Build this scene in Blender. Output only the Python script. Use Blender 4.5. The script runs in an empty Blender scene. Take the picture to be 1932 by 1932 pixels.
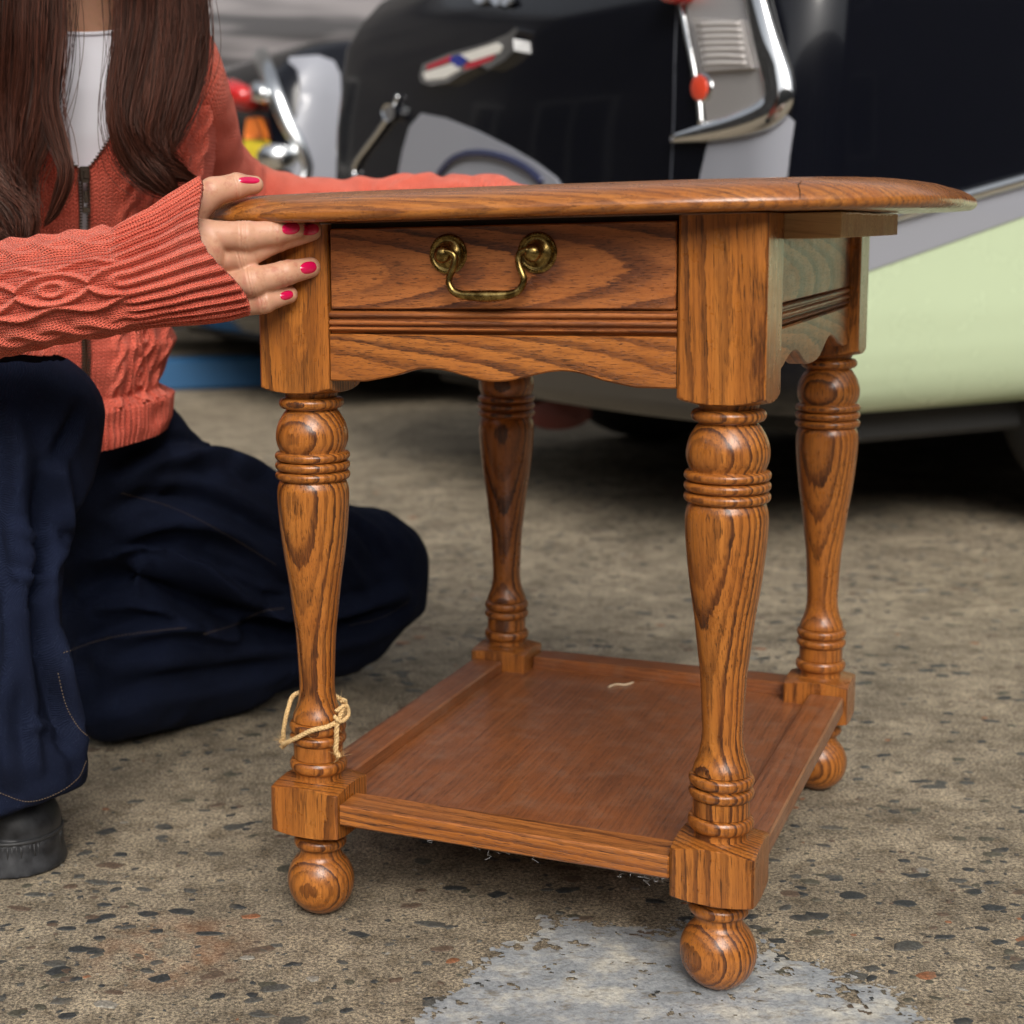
import bpy, math, random
import numpy as np
from mathutils import Vector, Matrix
PI = math.pi
rng = np.random.default_rng(7); random.seed(7)
scene = bpy.context.scene
C = scene.collection

# ---------------------------------------------------------------- camera
F = 2960.0; CXo = -387.3; CYo = -64.8; CAMH = 0.5706
PITCH = math.radians(8.598); ROLL = math.radians(-1.195)
FW = np.array([0, math.cos(PITCH), -math.sin(PITCH)])
_U = np.array([0, math.sin(PITCH), math.cos(PITCH)]); _R = np.array([1., 0, 0])
RT = math.cos(ROLL)*_R + math.sin(ROLL)*_U
UP = -math.sin(ROLL)*_R + math.cos(ROLL)*_U
CAM = np.array([0, 0, CAMH])
cam_d = bpy.data.cameras.new('camera'); cam = bpy.data.objects.new('camera', cam_d); C.objects.link(cam)
M = Matrix(((RT[0], UP[0], -FW[0], 0), (RT[1], UP[1], -FW[1], 0), (RT[2], UP[2], -FW[2], CAMH), (0, 0, 0, 1)))
cam.matrix_world = M
cam_d.sensor_width = 36; cam_d.lens = 36*F/1932
cam_d.shift_x = -CXo/1932; cam_d.shift_y = CYo/1932
cam_d.clip_start = 0.05; cam_d.clip_end = 300
cam_d.dof.use_dof = True; cam_d.dof.focus_distance = 1.24; cam_d.dof.aperture_fstop = 7.1
scene.camera = cam

# ---------------------------------------------------------------- light
SUN_EL = math.radians(38); SUN_AZ = math.radians(180)      # clockwise from +Y
w = bpy.data.worlds.new('World'); scene.world = w; w.use_nodes = True
nt = w.node_tree; nt.nodes.clear()
sky = nt.nodes.new('ShaderNodeTexSky'); sky.sky_type = 'NISHITA'; sky.sun_disc = False
sky.sun_elevation = SUN_EL; sky.sun_rotation = SUN_AZ; sky.dust_density = 4.0; sky.air_density = 1.0; sky.ozone_density = 0.6
hs = nt.nodes.new('ShaderNodeHueSaturation'); hs.inputs['Saturation'].default_value = 0.22
bg = nt.nodes.new('ShaderNodeBackground'); bg.inputs['Strength'].default_value = 0.105
wo = nt.nodes.new('ShaderNodeOutputWorld')
nt.links.new(sky.outputs[0], hs.inputs['Color']); nt.links.new(hs.outputs[0], bg.inputs[0]); nt.links.new(bg.outputs[0], wo.inputs[0])
sd = bpy.data.lights.new('sun', 'SUN'); sd.energy = 1.5; sd.angle = math.radians(35); sd.color = (1.0, .935, .85)
so = bpy.data.objects.new('sun', sd); C.objects.link(so)
sdir = Vector((math.sin(SUN_AZ)*math.cos(SUN_EL), math.cos(SUN_AZ)*math.cos(SUN_EL), math.sin(SUN_EL)))
so.rotation_euler = sdir.to_track_quat('Z', 'Y').to_euler()
scene.view_settings.view_transform = 'Standard'; scene.view_settings.look = 'None'
scene.view_settings.exposure = 0.55; scene.view_settings.gamma = 1.0
scene.render.engine = 'CYCLES'
scene.cycles.max_bounces = 6

# ---------------------------------------------------------------- helpers
def ray(px, py):
    """direction through a point of the photograph (1932-wide measure)"""
    return ((px-966-CXo)/F)*RT + (-(py-966-CYo)/F)*UP + FW
def at(px, py, Y):
    d = ray(px, py); return CAM + d*(Y/d[1])
def on_plane(px, py, p0, n):
    d = ray(px, py); return CAM + d*(np.dot(np.asarray(p0)-CAM, n)/np.dot(d, n))
def floor_at(px, py, z=0.0):
    return on_plane(px, py, (0, 0, z), np.array([0, 0, 1.]))

def vnoise(P, seed=0):
    P = np.asarray(P, float)
    i = np.floor(P).astype(np.int64); f = P-i; f = f*f*(3-2*f)
    def h(ix, iy, iz):
        n = (ix*374761393 + iy*668265263 + iz*2147483647 + seed*974634777) & 0xffffffff
        n = ((n ^ (n >> 13))*1274126177) & 0xffffffff
        return ((n ^ (n >> 16)) & 0xffff)/65535.0
    r = 0
    for a in (0, 1):
        for b in (0, 1):
            for c in (0, 1):
                wgt = (f[..., 0] if a else 1-f[..., 0])*(f[..., 1] if b else 1-f[..., 1])*(f[..., 2] if c else 1-f[..., 2])
                r = r + wgt*h(i[..., 0]+a, i[..., 1]+b, i[..., 2]+c)
    return r*2-1

def new_mesh(name, V, Fc, mat=None, parent=None, smooth=True, sharp=None, attrs=None):
    V = np.asarray(V, np.float32).reshape(-1, 3)
    me = bpy.data.meshes.new(name)
    if isinstance(Fc, np.ndarray):
        n, k = Fc.shape
        me.vertices.add(len(V)); me.vertices.foreach_set('co', V.ravel())
        me.loops.add(n*k); me.loops.foreach_set('vertex_index', Fc.astype(np.int32).ravel())
        me.polygons.add(n)
        me.polygons.foreach_set('loop_start', np.arange(0, n*k, k, dtype=np.int32))
        me.update(calc_edges=True)
    else:
        me.from_pydata([tuple(map(float, v)) for v in V], [], [tuple(int(i) for i in f) for f in Fc]); me.update()
    me.validate()
    me.polygons.foreach_set('use_smooth', np.full(len(me.polygons), bool(smooth)))
    if sharp: me.set_sharp_from_angle(angle=math.radians(sharp))
    for an, av in (attrs or {}).items():
        av = np.asarray(av, np.float32)
        if av.ndim == 2:
            a = me.attributes.new(an, 'FLOAT_VECTOR', 'POINT'); a.data.foreach_set('vector', av.ravel())
        else:
            a = me.attributes.new(an, 'FLOAT', 'POINT'); a.data.foreach_set('value', av)
    if mat: me.materials.append(mat)
    o = bpy.data.objects.new(name, me); C.objects.link(o)
    if parent is not None: o.parent = parent
    return o
def empty(name, loc=(0, 0, 0), rz=0):
    o = bpy.data.objects.new(name, None); C.objects.link(o); o.location = tuple(map(float, loc)); o.rotation_euler = (0, 0, rz)
    o.empty_display_size = .05
    return o
def tag(o, label=None, cat=None, group=None, kind=None):
    if label: o['label'] = label
    if cat: o['category'] = cat
    if group: o['group'] = group
    if kind: o['kind'] = kind
    return o
def grid_faces(nu, nv, closed_u=False, off=0):
    """grid stored v-major (row j has nu points)"""
    iu = np.arange(nu if closed_u else nu-1); jv = np.arange(nv-1)
    J, I = np.meshgrid(jv, iu, indexing='ij'); I2 = (I+1) % nu
    return (np.stack([J*nu+I, J*nu+I2, (J+1)*nu+I2, (J+1)*nu+I], -1).reshape(-1, 4)+off)
def box(x0, x1, y0, y1, z0, z1, b=0.0):
    """bevelled box as vertices and faces"""
    if b <= 0:
        V = [(x, y, z) for z in (z0, z1) for y in (y0, y1) for x in (x0, x1)]
        return V, [(0, 2, 3, 1), (4, 5, 7, 6), (0, 1, 5, 4), (2, 6, 7, 3), (0, 4, 6, 2), (1, 3, 7, 5)]
    V = []; idx = {}
    for sx, X in ((-1, x0), (1, x1)):
        for sy, Y in ((-1, y0), (1, y1)):
            for sz, Z in ((-1, z0), (1, z1)):
                for ax in range(3):
                    p = [X-sx*b, Y-sy*b, Z-sz*b]; p[ax] = (X, Y, Z)[ax]
                    idx[(sx, sy, sz, ax)] = len(V); V.append(p)
    Fc = []
    for ax in range(3):
        o1, o2 = [a for a in range(3) if a != ax]
        for s in (-1, 1):
            f = []
            for a, c in ((-1, -1), (1, -1), (1, 1), (-1, 1)):
                k = [0, 0, 0]; k[ax] = s; k[o1] = a; k[o2] = c; f.append(idx[(*k, ax)])
            Fc.append(f)
        for a in (-1, 1):
            for c in (-1, 1):
                k1 = [0, 0, 0]; k1[o1] = a; k1[o2] = c; k1[ax] = -1; k2 = list(k1); k2[ax] = 1
                Fc.append([idx[(*k1, o1)], idx[(*k2, o1)], idx[(*k2, o2)], idx[(*k1, o2)]])
    for sx in (-1, 1):
        for sy in (-1, 1):
            for sz in (-1, 1): Fc.append([idx[(sx, sy, sz, a)] for a in range(3)])
    return fix_normals(V, Fc)
def fix_normals(V, Fc):
    V = np.array(V, float); c = V.mean(0); out = []
    for f in Fc:
        P = V[list(f)]; n = np.cross(P[1]-P[0], P[2]-P[0])
        out.append(tuple(f) if np.dot(n, P.mean(0)-c) >= 0 else tuple(reversed(f)))
    return V, out
def join(parts):
    V = []; Fc = []; n = 0
    for v, f in parts:
        v = np.asarray(v, float); V.append(v); Fc += [tuple(int(i)+n for i in q) for q in f]; n += len(v)
    return np.vstack(V), Fc
def catmull(P, n):
    P = np.asarray(P, float); m = len(P)
    Q = np.vstack([2*P[0]-P[1], P, 2*P[-1]-P[-2]])
    t = np.linspace(0, m-1-1e-9, n); i = t.astype(int); u = (t-i)[:, None]
    a, b, c, d = Q[i], Q[i+1], Q[i+2], Q[i+3]
    return .5*((2*b)+(-a+c)*u+(2*a-5*b+4*c-d)*u**2+(-a+3*b-3*c+d)*u**3)
def frames(P, ref):
    T = np.gradient(P, axis=0); T /= np.linalg.norm(T, axis=1)[:, None]
    N = np.cross(np.broadcast_to(ref, T.shape), T); N /= np.linalg.norm(N, axis=1)[:, None]
    B = np.cross(T, N)
    return T, N, B
def tube(P, R, k=10, ref=(0, 0, 1.), caps=True):
    P = np.asarray(P, float); R = np.broadcast_to(np.asarray(R, float), (len(P),))
    T, N, B = frames(P, np.array(ref, float))
    a = np.arange(k)/k*2*PI
    V = (P[:, None] + R[:, None, None]*(np.cos(a)[None, :, None]*N[:, None]+np.sin(a)[None, :, None]*B[:, None])).reshape(-1, 3)
    Fc = [tuple(q) for q in grid_faces(k, len(P), True)]
    if caps: Fc += [tuple(range(k))[::-1], tuple(range((len(P)-1)*k, len(P)*k))]
    return V, Fc
def lathe(prof, k=32):
    """prof: list of (r, z) bottom to top, about z"""
    a = np.arange(k)/k*2*PI
    V = np.array([(r*math.cos(t), r*math.sin(t), z) for r, z in prof for t in a])
    Fc = [tuple(q) for q in grid_faces(k, len(prof), True)]
    Fc += [tuple(range(k))[::-1], tuple(range((len(prof)-1)*k, len(prof)*k))]
    return V, Fc

def surface_nets(fn, lo, hi, h):
    lo = np.array(lo, float); hi = np.array(hi, float)
    n = np.ceil((hi-lo)/h).astype(int)+1
    ax = [lo[i]+h*np.arange(n[i]) for i in range(3)]
    D = np.empty(n, np.float32)
    X, Y = np.meshgrid(ax[0], ax[1], indexing='ij')
    st = 12
    for k in range(0, n[2], st):
        z = ax[2][k:k+st]
        P = np.stack([np.repeat(X[..., None], len(z), 2), np.repeat(Y[..., None], len(z), 2), np.broadcast_to(z, X.shape+(len(z),))], -1)
        D[:, :, k:k+st] = fn(P)
    S = D < 0
    cnt = sum(S[a:n[0]-1+a, b:n[1]-1+b, c:n[2]-1+c].astype(np.int8) for a in (0, 1) for b in (0, 1) for c in (0, 1))
    act = (cnt > 0) & (cnt < 8)
    idx = -np.ones(act.shape, np.int64); cells = np.argwhere(act); idx[act] = np.arange(len(cells))
    acc = np.zeros((len(cells), 3)); num = np.zeros(len(cells))
    ci, cj, ck = cells.T
    for axi in range(3):
        o1, o2 = [a for a in range(3) if a != axi]
        for a in (0, 1):
            for b in (0, 1):
                off = [0, 0, 0]; off[o1] = a; off[o2] = b
                p = (ci+off[0], cj+off[1], ck+off[2]); off2 = list(off); off2[axi] = 1
                q = (ci+off2[0], cj+off2[1], ck+off2[2])
                d0 = D[p]; d1 = D[q]; m = (d0 < 0) != (d1 < 0)
                t = np.where(m, d0/np.where(d0-d1 == 0, 1, d0-d1), 0)
                v = np.tile(np.array(off, float), (len(cells), 1)); v[:, axi] = t
                acc += v*m[:, None]; num += m
    V = lo + h*(cells+acc/num[:, None])
    Fs = []
    for axi in range(3):
        o1, o2 = (axi+1) % 3, (axi+2) % 3
        sl0 = [slice(None)]*3; sl1 = [slice(None)]*3; sl0[axi] = slice(0, -1); sl1[axi] = slice(1, None)
        m = S[tuple(sl0)] != S[tuple(sl1)]
        e = np.argwhere(m)
        ok = (e[:, o1] > 0) & (e[:, o2] > 0) & (e[:, o1] < n[o1]-1) & (e[:, o2] < n[o2]-1)
        e = e[ok]; inside = S[tuple(e.T)]
        def g(a, b):
            q = e.copy(); q[:, o1] += a; q[:, o2] += b; return idx[tuple(q.T)]
        quad = np.stack([g(-1, -1), g(0, -1), g(0, 0), g(-1, 0)], 1)
        quad[~inside] = quad[~inside][:, ::-1]
        Fs.append(quad)
    return V, np.vstack(Fs)
def sd_cone(P, a, b, ra, rb, sc=None):
    a = np.asarray(a, float); b = np.asarray(b, float)
    ab = b-a; t = np.clip(((P-a)@ab)/max(ab@ab, 1e-12), 0, 1)
    return np.linalg.norm(P-a-t[..., None]*ab, axis=-1)-(ra+(rb-ra)*t)
def sd_ell(P, c, r, R=None):
    q = P-np.asarray(c, float)
    if R is not None: q = q@R
    r = np.asarray(r, float); k0 = np.linalg.norm(q/r, axis=-1); k1 = np.linalg.norm(q/(r*r), axis=-1)
    return k0*(k0-1)/np.maximum(k1, 1e-9)
def smin(a, b, k):
    h = np.clip(.5+.5*(b-a)/k, 0, 1); return b*(1-h)+a*h-k*h*(1-h)

# ---------------------------------------------------------------- materials
class NT:
    def __init__(s, name):
        s.m = bpy.data.materials.new(name); s.m.use_nodes = True; s.t = s.m.node_tree; s.t.nodes.clear()
        s.out = s.n('ShaderNodeOutputMaterial'); s.b = s.n('ShaderNodeBsdfPrincipled'); s.l(s.b.outputs[0], s.out.inputs[0])
    def n(s, ty, **kw):
        x = s.t.nodes.new(ty)
        for k, v in kw.items(): setattr(x, k, v)
        return x
    def l(s, a, b): s.t.links.new(a, b)
    def set(s, sock, v):
        if hasattr(v, 'is_output'): s.l(v, sock)
        else: sock.default_value = v
    def math(s, op, a, b=None, c=None, clamp=False):
        x = s.n('ShaderNodeMath', operation=op, use_clamp=clamp); s.set(x.inputs[0], a)
        if b is not None: s.set(x.inputs[1], b)
        if c is not None: s.set(x.inputs[2], c)
        return x.outputs[0]
    def vmath(s, op, a, b=None):
        x = s.n('ShaderNodeVectorMath', operation=op); s.set(x.inputs[0], a)
        if b is not None: s.set(x.inputs[1], b)
        return x.outputs['Value'] if op in ('LENGTH', 'DOT_PRODUCT') else x.outputs[0]
    def noise(s, vec, scale=1., detail=2., rough=.5, col=False):
        x = s.n('ShaderNodeTexNoise'); s.l(vec, x.inputs['Vector']); x.inputs['Scale'].default_value = scale
        x.inputs['Detail'].default_value = detail; x.inputs['Roughness'].default_value = rough
        return x.outputs['Color'] if col else x.outputs['Fac']
    def voro(s, vec, scale, feature='F1', out='Distance', rand=1.):
        x = s.n('ShaderNodeTexVoronoi', feature=feature); s.l(vec, x.inputs['Vector']); x.inputs['Scale'].default_value = scale
        x.inputs['Randomness'].default_value = rand
        return x.outputs[out]
    def ramp(s, fac, stops, interp='LINEAR'):
        x = s.n('ShaderNodeValToRGB'); x.color_ramp.interpolation = interp; s.l(fac, x.inputs[0]); e = x.color_ramp.elements
        while len(e) < len(stops): e.new(.5)
        for i, (p, c) in enumerate(stops):
            e[i].position = p; e[i].color = (c, c, c, 1) if isinstance(c, (int, float)) else (*c, 1)
        return x.outputs[0]
    def mix(s, fac, a, b, mode='MIX'):
        x = s.n('ShaderNodeMix', data_type='RGBA', blend_type=mode); s.set(x.inputs[0], fac)
        for sock, v in ((x.inputs[6], a), (x.inputs[7], b)):
            if isinstance(v, tuple): sock.default_value = (*v, 1) if len(v) == 3 else v
            else: s.l(v, sock)
        return x.outputs[2]
    def sep(s, v):
        x = s.n('ShaderNodeSeparateXYZ'); s.l(v, x.inputs[0]); return x.outputs
    def comb(s, a, b, c):
        x = s.n('ShaderNodeCombineXYZ'); s.set(x.inputs[0], a); s.set(x.inputs[1], b); s.set(x.inputs[2], c); return x.outputs[0]
    def attr(s, name, out='Vector'):
        x = s.n('ShaderNodeAttribute'); x.attribute_name = name; return x.outputs[out]
    def obj(s): return s.n('ShaderNodeTexCoord').outputs['Object']
    def geo(s): return s.n('ShaderNodeNewGeometry').outputs['Position']
    def bump(s, h, dist=.001, strength=1., normal=None):
        x = s.n('ShaderNodeBump'); s.l(h, x.inputs['Height']); x.inputs['Distance'].default_value = dist; x.inputs['Strength'].default_value = strength
        if normal is not None: s.l(normal, x.inputs['Normal'])
        return x.outputs[0]
    def P(s, **kw):
        for k, v in kw.items():
            k = k.replace('_', ' ')
            sock = s.b.inputs[k]
            if isinstance(v, tuple) and len(v) == 3 and sock.type == 'RGBA': v = (*v, 1)
            s.set(sock, v)
def simple(name, col, rough=.5, metal=0., coat=0., spec=.5, **kw):
    t = NT(name); t.P(Base_Color=col, Roughness=rough, Metallic=metal, Coat_Weight=coat)
    t.b.inputs['Specular IOR Level'].default_value = spec
    return t

def oak(name, light, mid, dark, spacing=.007, pore=1., band=1., rough=.34, coat=.25, warp=.016, pz=48., gloss_noise=True, dust=0.):
    t = NT(name); p = t.attr('grain')
    lo = t.vmath('MULTIPLY', p, (14., 14., 2.6))
    wv = t.vmath('SUBTRACT', t.noise(lo, 1., 2., .55, col=True), (.5, .5, .5))
    wv = t.vmath('MULTIPLY', wv, (warp, warp, 0.))
    hi = t.vmath('SUBTRACT', t.noise(t.vmath('MULTIPLY', p, (330., 330., 60.)), 1., 3., .65, col=True), (.5, .5, .5))
    hi = t.vmath('MULTIPLY', hi, (.0028, .0028, 0.))
    q = t.vmath('ADD', t.vmath('ADD', p, wv), hi)
    x, y, z = t.sep(q)
    r = t.math('SQRT', t.math('ADD', t.math('MULTIPLY', x, x), t.math('MULTIPLY', y, y)))
    rv = t.math('DIVIDE', r, spacing)
    fr = t.math('FRACT', rv)
    cell = t.math('FLOOR', rv)
    wn = t.n('ShaderNodeTexWhiteNoise', noise_dimensions='1D'); t.l(cell, wn.inputs['W'])
    prof = t.ramp(fr, [(0., .25), (.04, 1.), (.28, .75), (.5, .2), (.95, .0), (1., .25)])
    strength = t.math('MULTIPLY_ADD', wn.outputs[0], .6, .4)
    bandv = t.math('MULTIPLY', prof, strength)
    fib = t.noise(t.vmath('MULTIPLY', p, (420., 420., 9.)), 1., 3., .6)
    fib2 = t.noise(t.vmath('MULTIPLY', p, (60., 60., 3.)), 1., 2., .5)
    pn = t.noise(t.vmath('MULTIPLY', p, (1250., 1250., pz)), 1., 1., .5)
    pw = t.math('MULTIPLY_ADD', bandv, .085, .0)
    pth = t.math('SUBTRACT', .640, pw)
    pores = t.math('MULTIPLY', t.math('SUBTRACT', pn, pth), 20., clamp=True)
    pn2 = t.noise(t.vmath('MULTIPLY', p, (1900., 1900., pz*1.8)), 1., 1., .5)
    pores2 = t.math('MULTIPLY', t.math('SUBTRACT', pn2, t.math('SUBTRACT', .635, pw)), 16., clamp=True)
    pores = t.math('MAXIMUM', pores, t.math('MULTIPLY', pores2, .55))
    pores = t.math('MULTIPLY', pores, pore, clamp=True)
    c = t.mix(t.math('MULTIPLY_ADD', fib2, 1.6, -.3, clamp=True), light, mid)
    c = t.mix(t.math('MULTIPLY', t.math('MULTIPLY', bandv, t.math('MULTIPLY_ADD', fib, 1.3, .1)), band, clamp=True), c, dark)
    c = t.mix(t.math('MULTIPLY', t.math('SUBTRACT', fib, .46), 3.2, clamp=True), c, tuple(v*.62 for v in mid))
    c = t.mix(t.math('MULTIPLY', pores, .85), c, tuple(v*.30 for v in dark))
    blot = t.noise(p, 22., 2., .5)
    c = t.mix(t.math('MULTIPLY', t.math('SUBTRACT', blot, .45), 1.0, clamp=True), c, (.34, .095, .016), 'MIX')
    if dust > 0:
        dn = t.noise(p, 34., 5., .65); dn2 = t.noise(p, 900., 2., .6)
        dm = t.math('MULTIPLY', t.math('SUBTRACT', dn, .48), 2.4, clamp=True)
        c = t.mix(t.math('MULTIPLY', dm, dust), c, (.36, .23, .15))
        sp = t.math('MULTIPLY', t.math('SUBTRACT', dn2, .72), 12., clamp=True)
        c = t.mix(t.math('MULTIPLY', sp, .5), c, (.5, .38, .28))
    wear = t.math('MULTIPLY', t.math('SUBTRACT', t.noise(p, 130., 4., .7), .70), 9., clamp=True)
    c = t.mix(t.math('MULTIPLY', wear, .35), c, tuple(min(1, v*1.5) for v in light))
    rg = t.math('MULTIPLY_ADD', t.noise(p, 60., 3., .6), .25, rough-.10)
    hgt = t.math('SUBTRACT', t.math('MULTIPLY', fib, .35), pores)
    t.P(Base_Color=c, Roughness=rg, Coat_Weight=coat, Coat_Roughness=.22, Normal=t.bump(hgt, .00025, .7))
    t.b.inputs['Specular IOR Level'].default_value = .45
    return t.m
OAK_L, OAK_M, OAK_D = (.54, .195, .041), (.35, .108, .019), (.070, .021, .008)
M_OAK = oak('oiled_oak', OAK_L, OAK_M, OAK_D, spacing=.0062, pore=.9, band=1.35)
M_OAKLEG = oak('turned_oak', (.54, .195, .034), (.35, .108, .016), (.055, .016, .006), spacing=.0044, pore=.78, band=1.75, warp=.009, rough=.28, coat=.28)
M_OAKF = oak('drawer_oak', (.47, .165, .046), (.37, .115, .029), (.090, .028, .014), spacing=.0070, pore=.8, band=1.7, warp=.013, rough=.34, coat=.15)
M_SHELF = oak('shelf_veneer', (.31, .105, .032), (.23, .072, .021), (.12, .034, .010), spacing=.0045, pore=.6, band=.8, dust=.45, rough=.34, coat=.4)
M_TOP = oak('tabletop_oak', (.52, .195, .036), (.34, .105, .020), (.11, .034, .010), spacing=.0065, pore=.7, band=1.1, warp=.03, rough=.26, coat=.5)
M_PINE = oak('raw_cleat_wood', (.62, .42, .20), (.52, .33, .15), (.30, .15, .06), spacing=.0035, pore=.1, band=.8, rough=.65, coat=0.)
_t = NT('dark_gap'); _t.P(Base_Color=(.02, .012, .008), Roughness=.9); M_DARK = _t.m
def brass():
    t = NT('aged_brass'); p = t.obj()
    n = t.noise(p, 160., 4., .6)
    c = t.ramp(n, [(.35, (.12, .075, .022)), (.6, (.36, .25, .085)), (.8, (.50, .38, .15))])
    t.P(Base_Color=c, Metallic=1., Roughness=t.math('MULTIPLY_ADD', n, .25, .14)); return t.m
M_BRASS = brass()
M_CHROME = simple('chrome', (.78, .79, .80), .07, 1.).m
M_CHROMEW = simple('satin_chrome', (.85, .87, .88), .22, 1.).m
def paint(name, col, rough=.06, coat=1., orange=.0, dirt=None, reflection_streak=None):
    t = NT(name); p = t.obj(); c = col
    if reflection_streak:
        c = t.mix(t.ramp(t.noise(t.vmath('MULTIPLY', p, (.8, .8, 9.)), 1., 3., .6), [(.42, 0.), (.60, 1.)]), col, reflection_streak); col = c  # pale reflected bands put into the paint colour
    if dirt:
        n = t.noise(p, 5., 4., .6); n2 = t.noise(p, 180., 2., .6)
        f = t.math('ADD', t.math('MULTIPLY', t.math('SUBTRACT', n, .5), .8, clamp=True), t.math('MULTIPLY', t.math('SUBTRACT', n2, .72), 3., clamp=True), clamp=True)
        c = t.mix(f, col, dirt)
    t.P(Base_Color=c, Roughness=t.math('MULTIPLY_ADD', t.noise(p, 9., 3., .6), .06, rough), Coat_Weight=coat, Coat_Roughness=.03); return t.m
M_BLACK = paint('black_car_paint', (.0035, .004, .007), .10, .25, dirt=(.006, .006, .007))
M_BLACK.node_tree.nodes['Principled BSDF'].inputs['Specular IOR Level'].default_value = .3
M_MINT = paint('mint_green_paint', (.55, .66, .44), .24, .45, dirt=(.49, .58, .38))
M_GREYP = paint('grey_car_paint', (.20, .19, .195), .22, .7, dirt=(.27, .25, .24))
M_LGREY = paint('grey_paint_and_reflection', (.30, .31, .35), .3, .6)  # grey of the side panels, also colours the reflections painted on the tail
M_RED = simple('red_lens', (.55, .015, .015), .12, coat=1.).m
M_ORED = simple('orange_red_reflector', (.75, .07, .03), .2, coat=.6).m
M_WHITE = simple('white_enamel', (.80, .78, .72), .25, coat=.6).m
M_BLUE = simple('blue_enamel', (.02, .035, .28), .25, coat=.6).m
M_CRED = simple('crimson_enamel', (.45, .02, .04), .25, coat=.6).m
M_YEL = simple('yellow_plastic', (.80, .62, .04), .35).m
M_ORG = simple('orange_plastic', (.80, .20, .03), .35).m
M_TYRE = simple('tyre_rubber', (.018, .018, .018), .8).m
M_UNDER = simple('underbody_black', (.02, .02, .02), .7).m

# ================================================================ GROUND
def ground_mat():
    t = NT('exposed_aggregate_concrete'); p = t.geo()
    big = t.noise(p, 1.3, 4., .6); med = t.noise(p, 9., 5., .65); fine = t.noise(p, 310., 5., .8); sand = t.noise(p, 850., 3., .7)
    c = t.ramp(med, [(.30, (.140, .122, .098)), (.5, (.228, .200, .160)), (.68, (.325, .285, .228))])
    c = t.mix(t.math('MULTIPLY', t.math('SUBTRACT', big, .45), 1.4, clamp=True), c, (.19, .16, .125))
    f2 = t.ramp(fine, [(.36, (.16, .15, .14)), (.47, (.80, .78, .75)), (.60, (2.2, 2.1, 1.85))])
    c = t.mix(.9, c, f2, 'MULTIPLY')
    rough_ = t.ramp(t.noise(p, 38., 5., .7), [(.36, (.55, .52, .48)), (.5, (1., 1., 1.)), (.66, (1.3, 1.28, 1.22))]); c = t.mix(.8, c, rough_, 'MULTIPLY')
    s2 = t.ramp(sand, [(.36, (.35, .33, .31)), (.5, (1., 1., 1.)), (.64, (1.9, 1.8, 1.6))])
    c = t.mix(.7, c, s2, 'MULTIPLY')
    ad = t.noise(p, 60., 3., .6, col=True)
    pv = t.vmath('ADD', p, t.vmath('MULTIPLY', ad, (.010, .010, 0.)))
    pv = t.vmath('MULTIPLY', pv, (1., 1.3, 0.))
    for sc, thr, colr, sharp in ((70., .22, (.060, .058, .052), 14.), (135., .25, (.085, .07, .055), 14.), (95., .17, (.42, .37, .30), 14.)):
        d = t.voro(pv, sc); cc = t.voro(pv, sc, out='Color'); rr = t.sep(cc)
        th = t.math('MULTIPLY', rr[0], thr)
        m = t.math('MULTIPLY', t.math('SUBTRACT', th, d), sharp*3, clamp=True)
        on = t.math('GREATER_THAN', rr[1], .52); m = t.math('MULTIPLY', m, on)
        c = t.mix(t.math('MULTIPLY', m, .8), c, colr)
        pv = t.vmath('ADD', pv, (3.7, 1.9, 0.))
    rust = floor_at(330, 1790)
    dr = t.vmath('LENGTH', t.vmath('SUBTRACT', p, tuple(map(float, rust))))
    rm = t.math('MULTIPLY', t.math('SUBTRACT', 1., t.math('DIVIDE', dr, .085), clamp=True), t.math('MULTIPLY', t.math('SUBTRACT', t.noise(p, 30., 4., .6), .42), 5., clamp=True))
    c = t.mix(t.math('MULTIPLY', rm, .5), c, (.42, .16, .06))
    h = t.math('ADD', t.math('ADD', t.math('MULTIPLY', fine, 1.), t.math('MULTIPLY', sand, .5)), t.math('MULTIPLY', med, 2.))
    t.P(Base_Color=c, Roughness=.85, Normal=t.bump(h, .0012, .8)); t.b.inputs['Specular IOR Level'].default_value = .25
    return t.m
xs = np.concatenate([[-60, -15, -5], np.arange(-2.4, 4.2, .06), [6, 15, 60]])
ys = np.concatenate([[-60, -10, -2], np.arange(-.2, 6.5, .06), [9, 20, 70]])
gx, gy = np.meshgrid(xs, ys)
GV = np.stack([gx, gy, np.zeros_like(gx)], -1).reshape(-1, 3)
ground = new_mesh('ground', GV, grid_faces(len(xs), len(ys)), ground_mat()); tag(ground, kind='structure')

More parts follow.
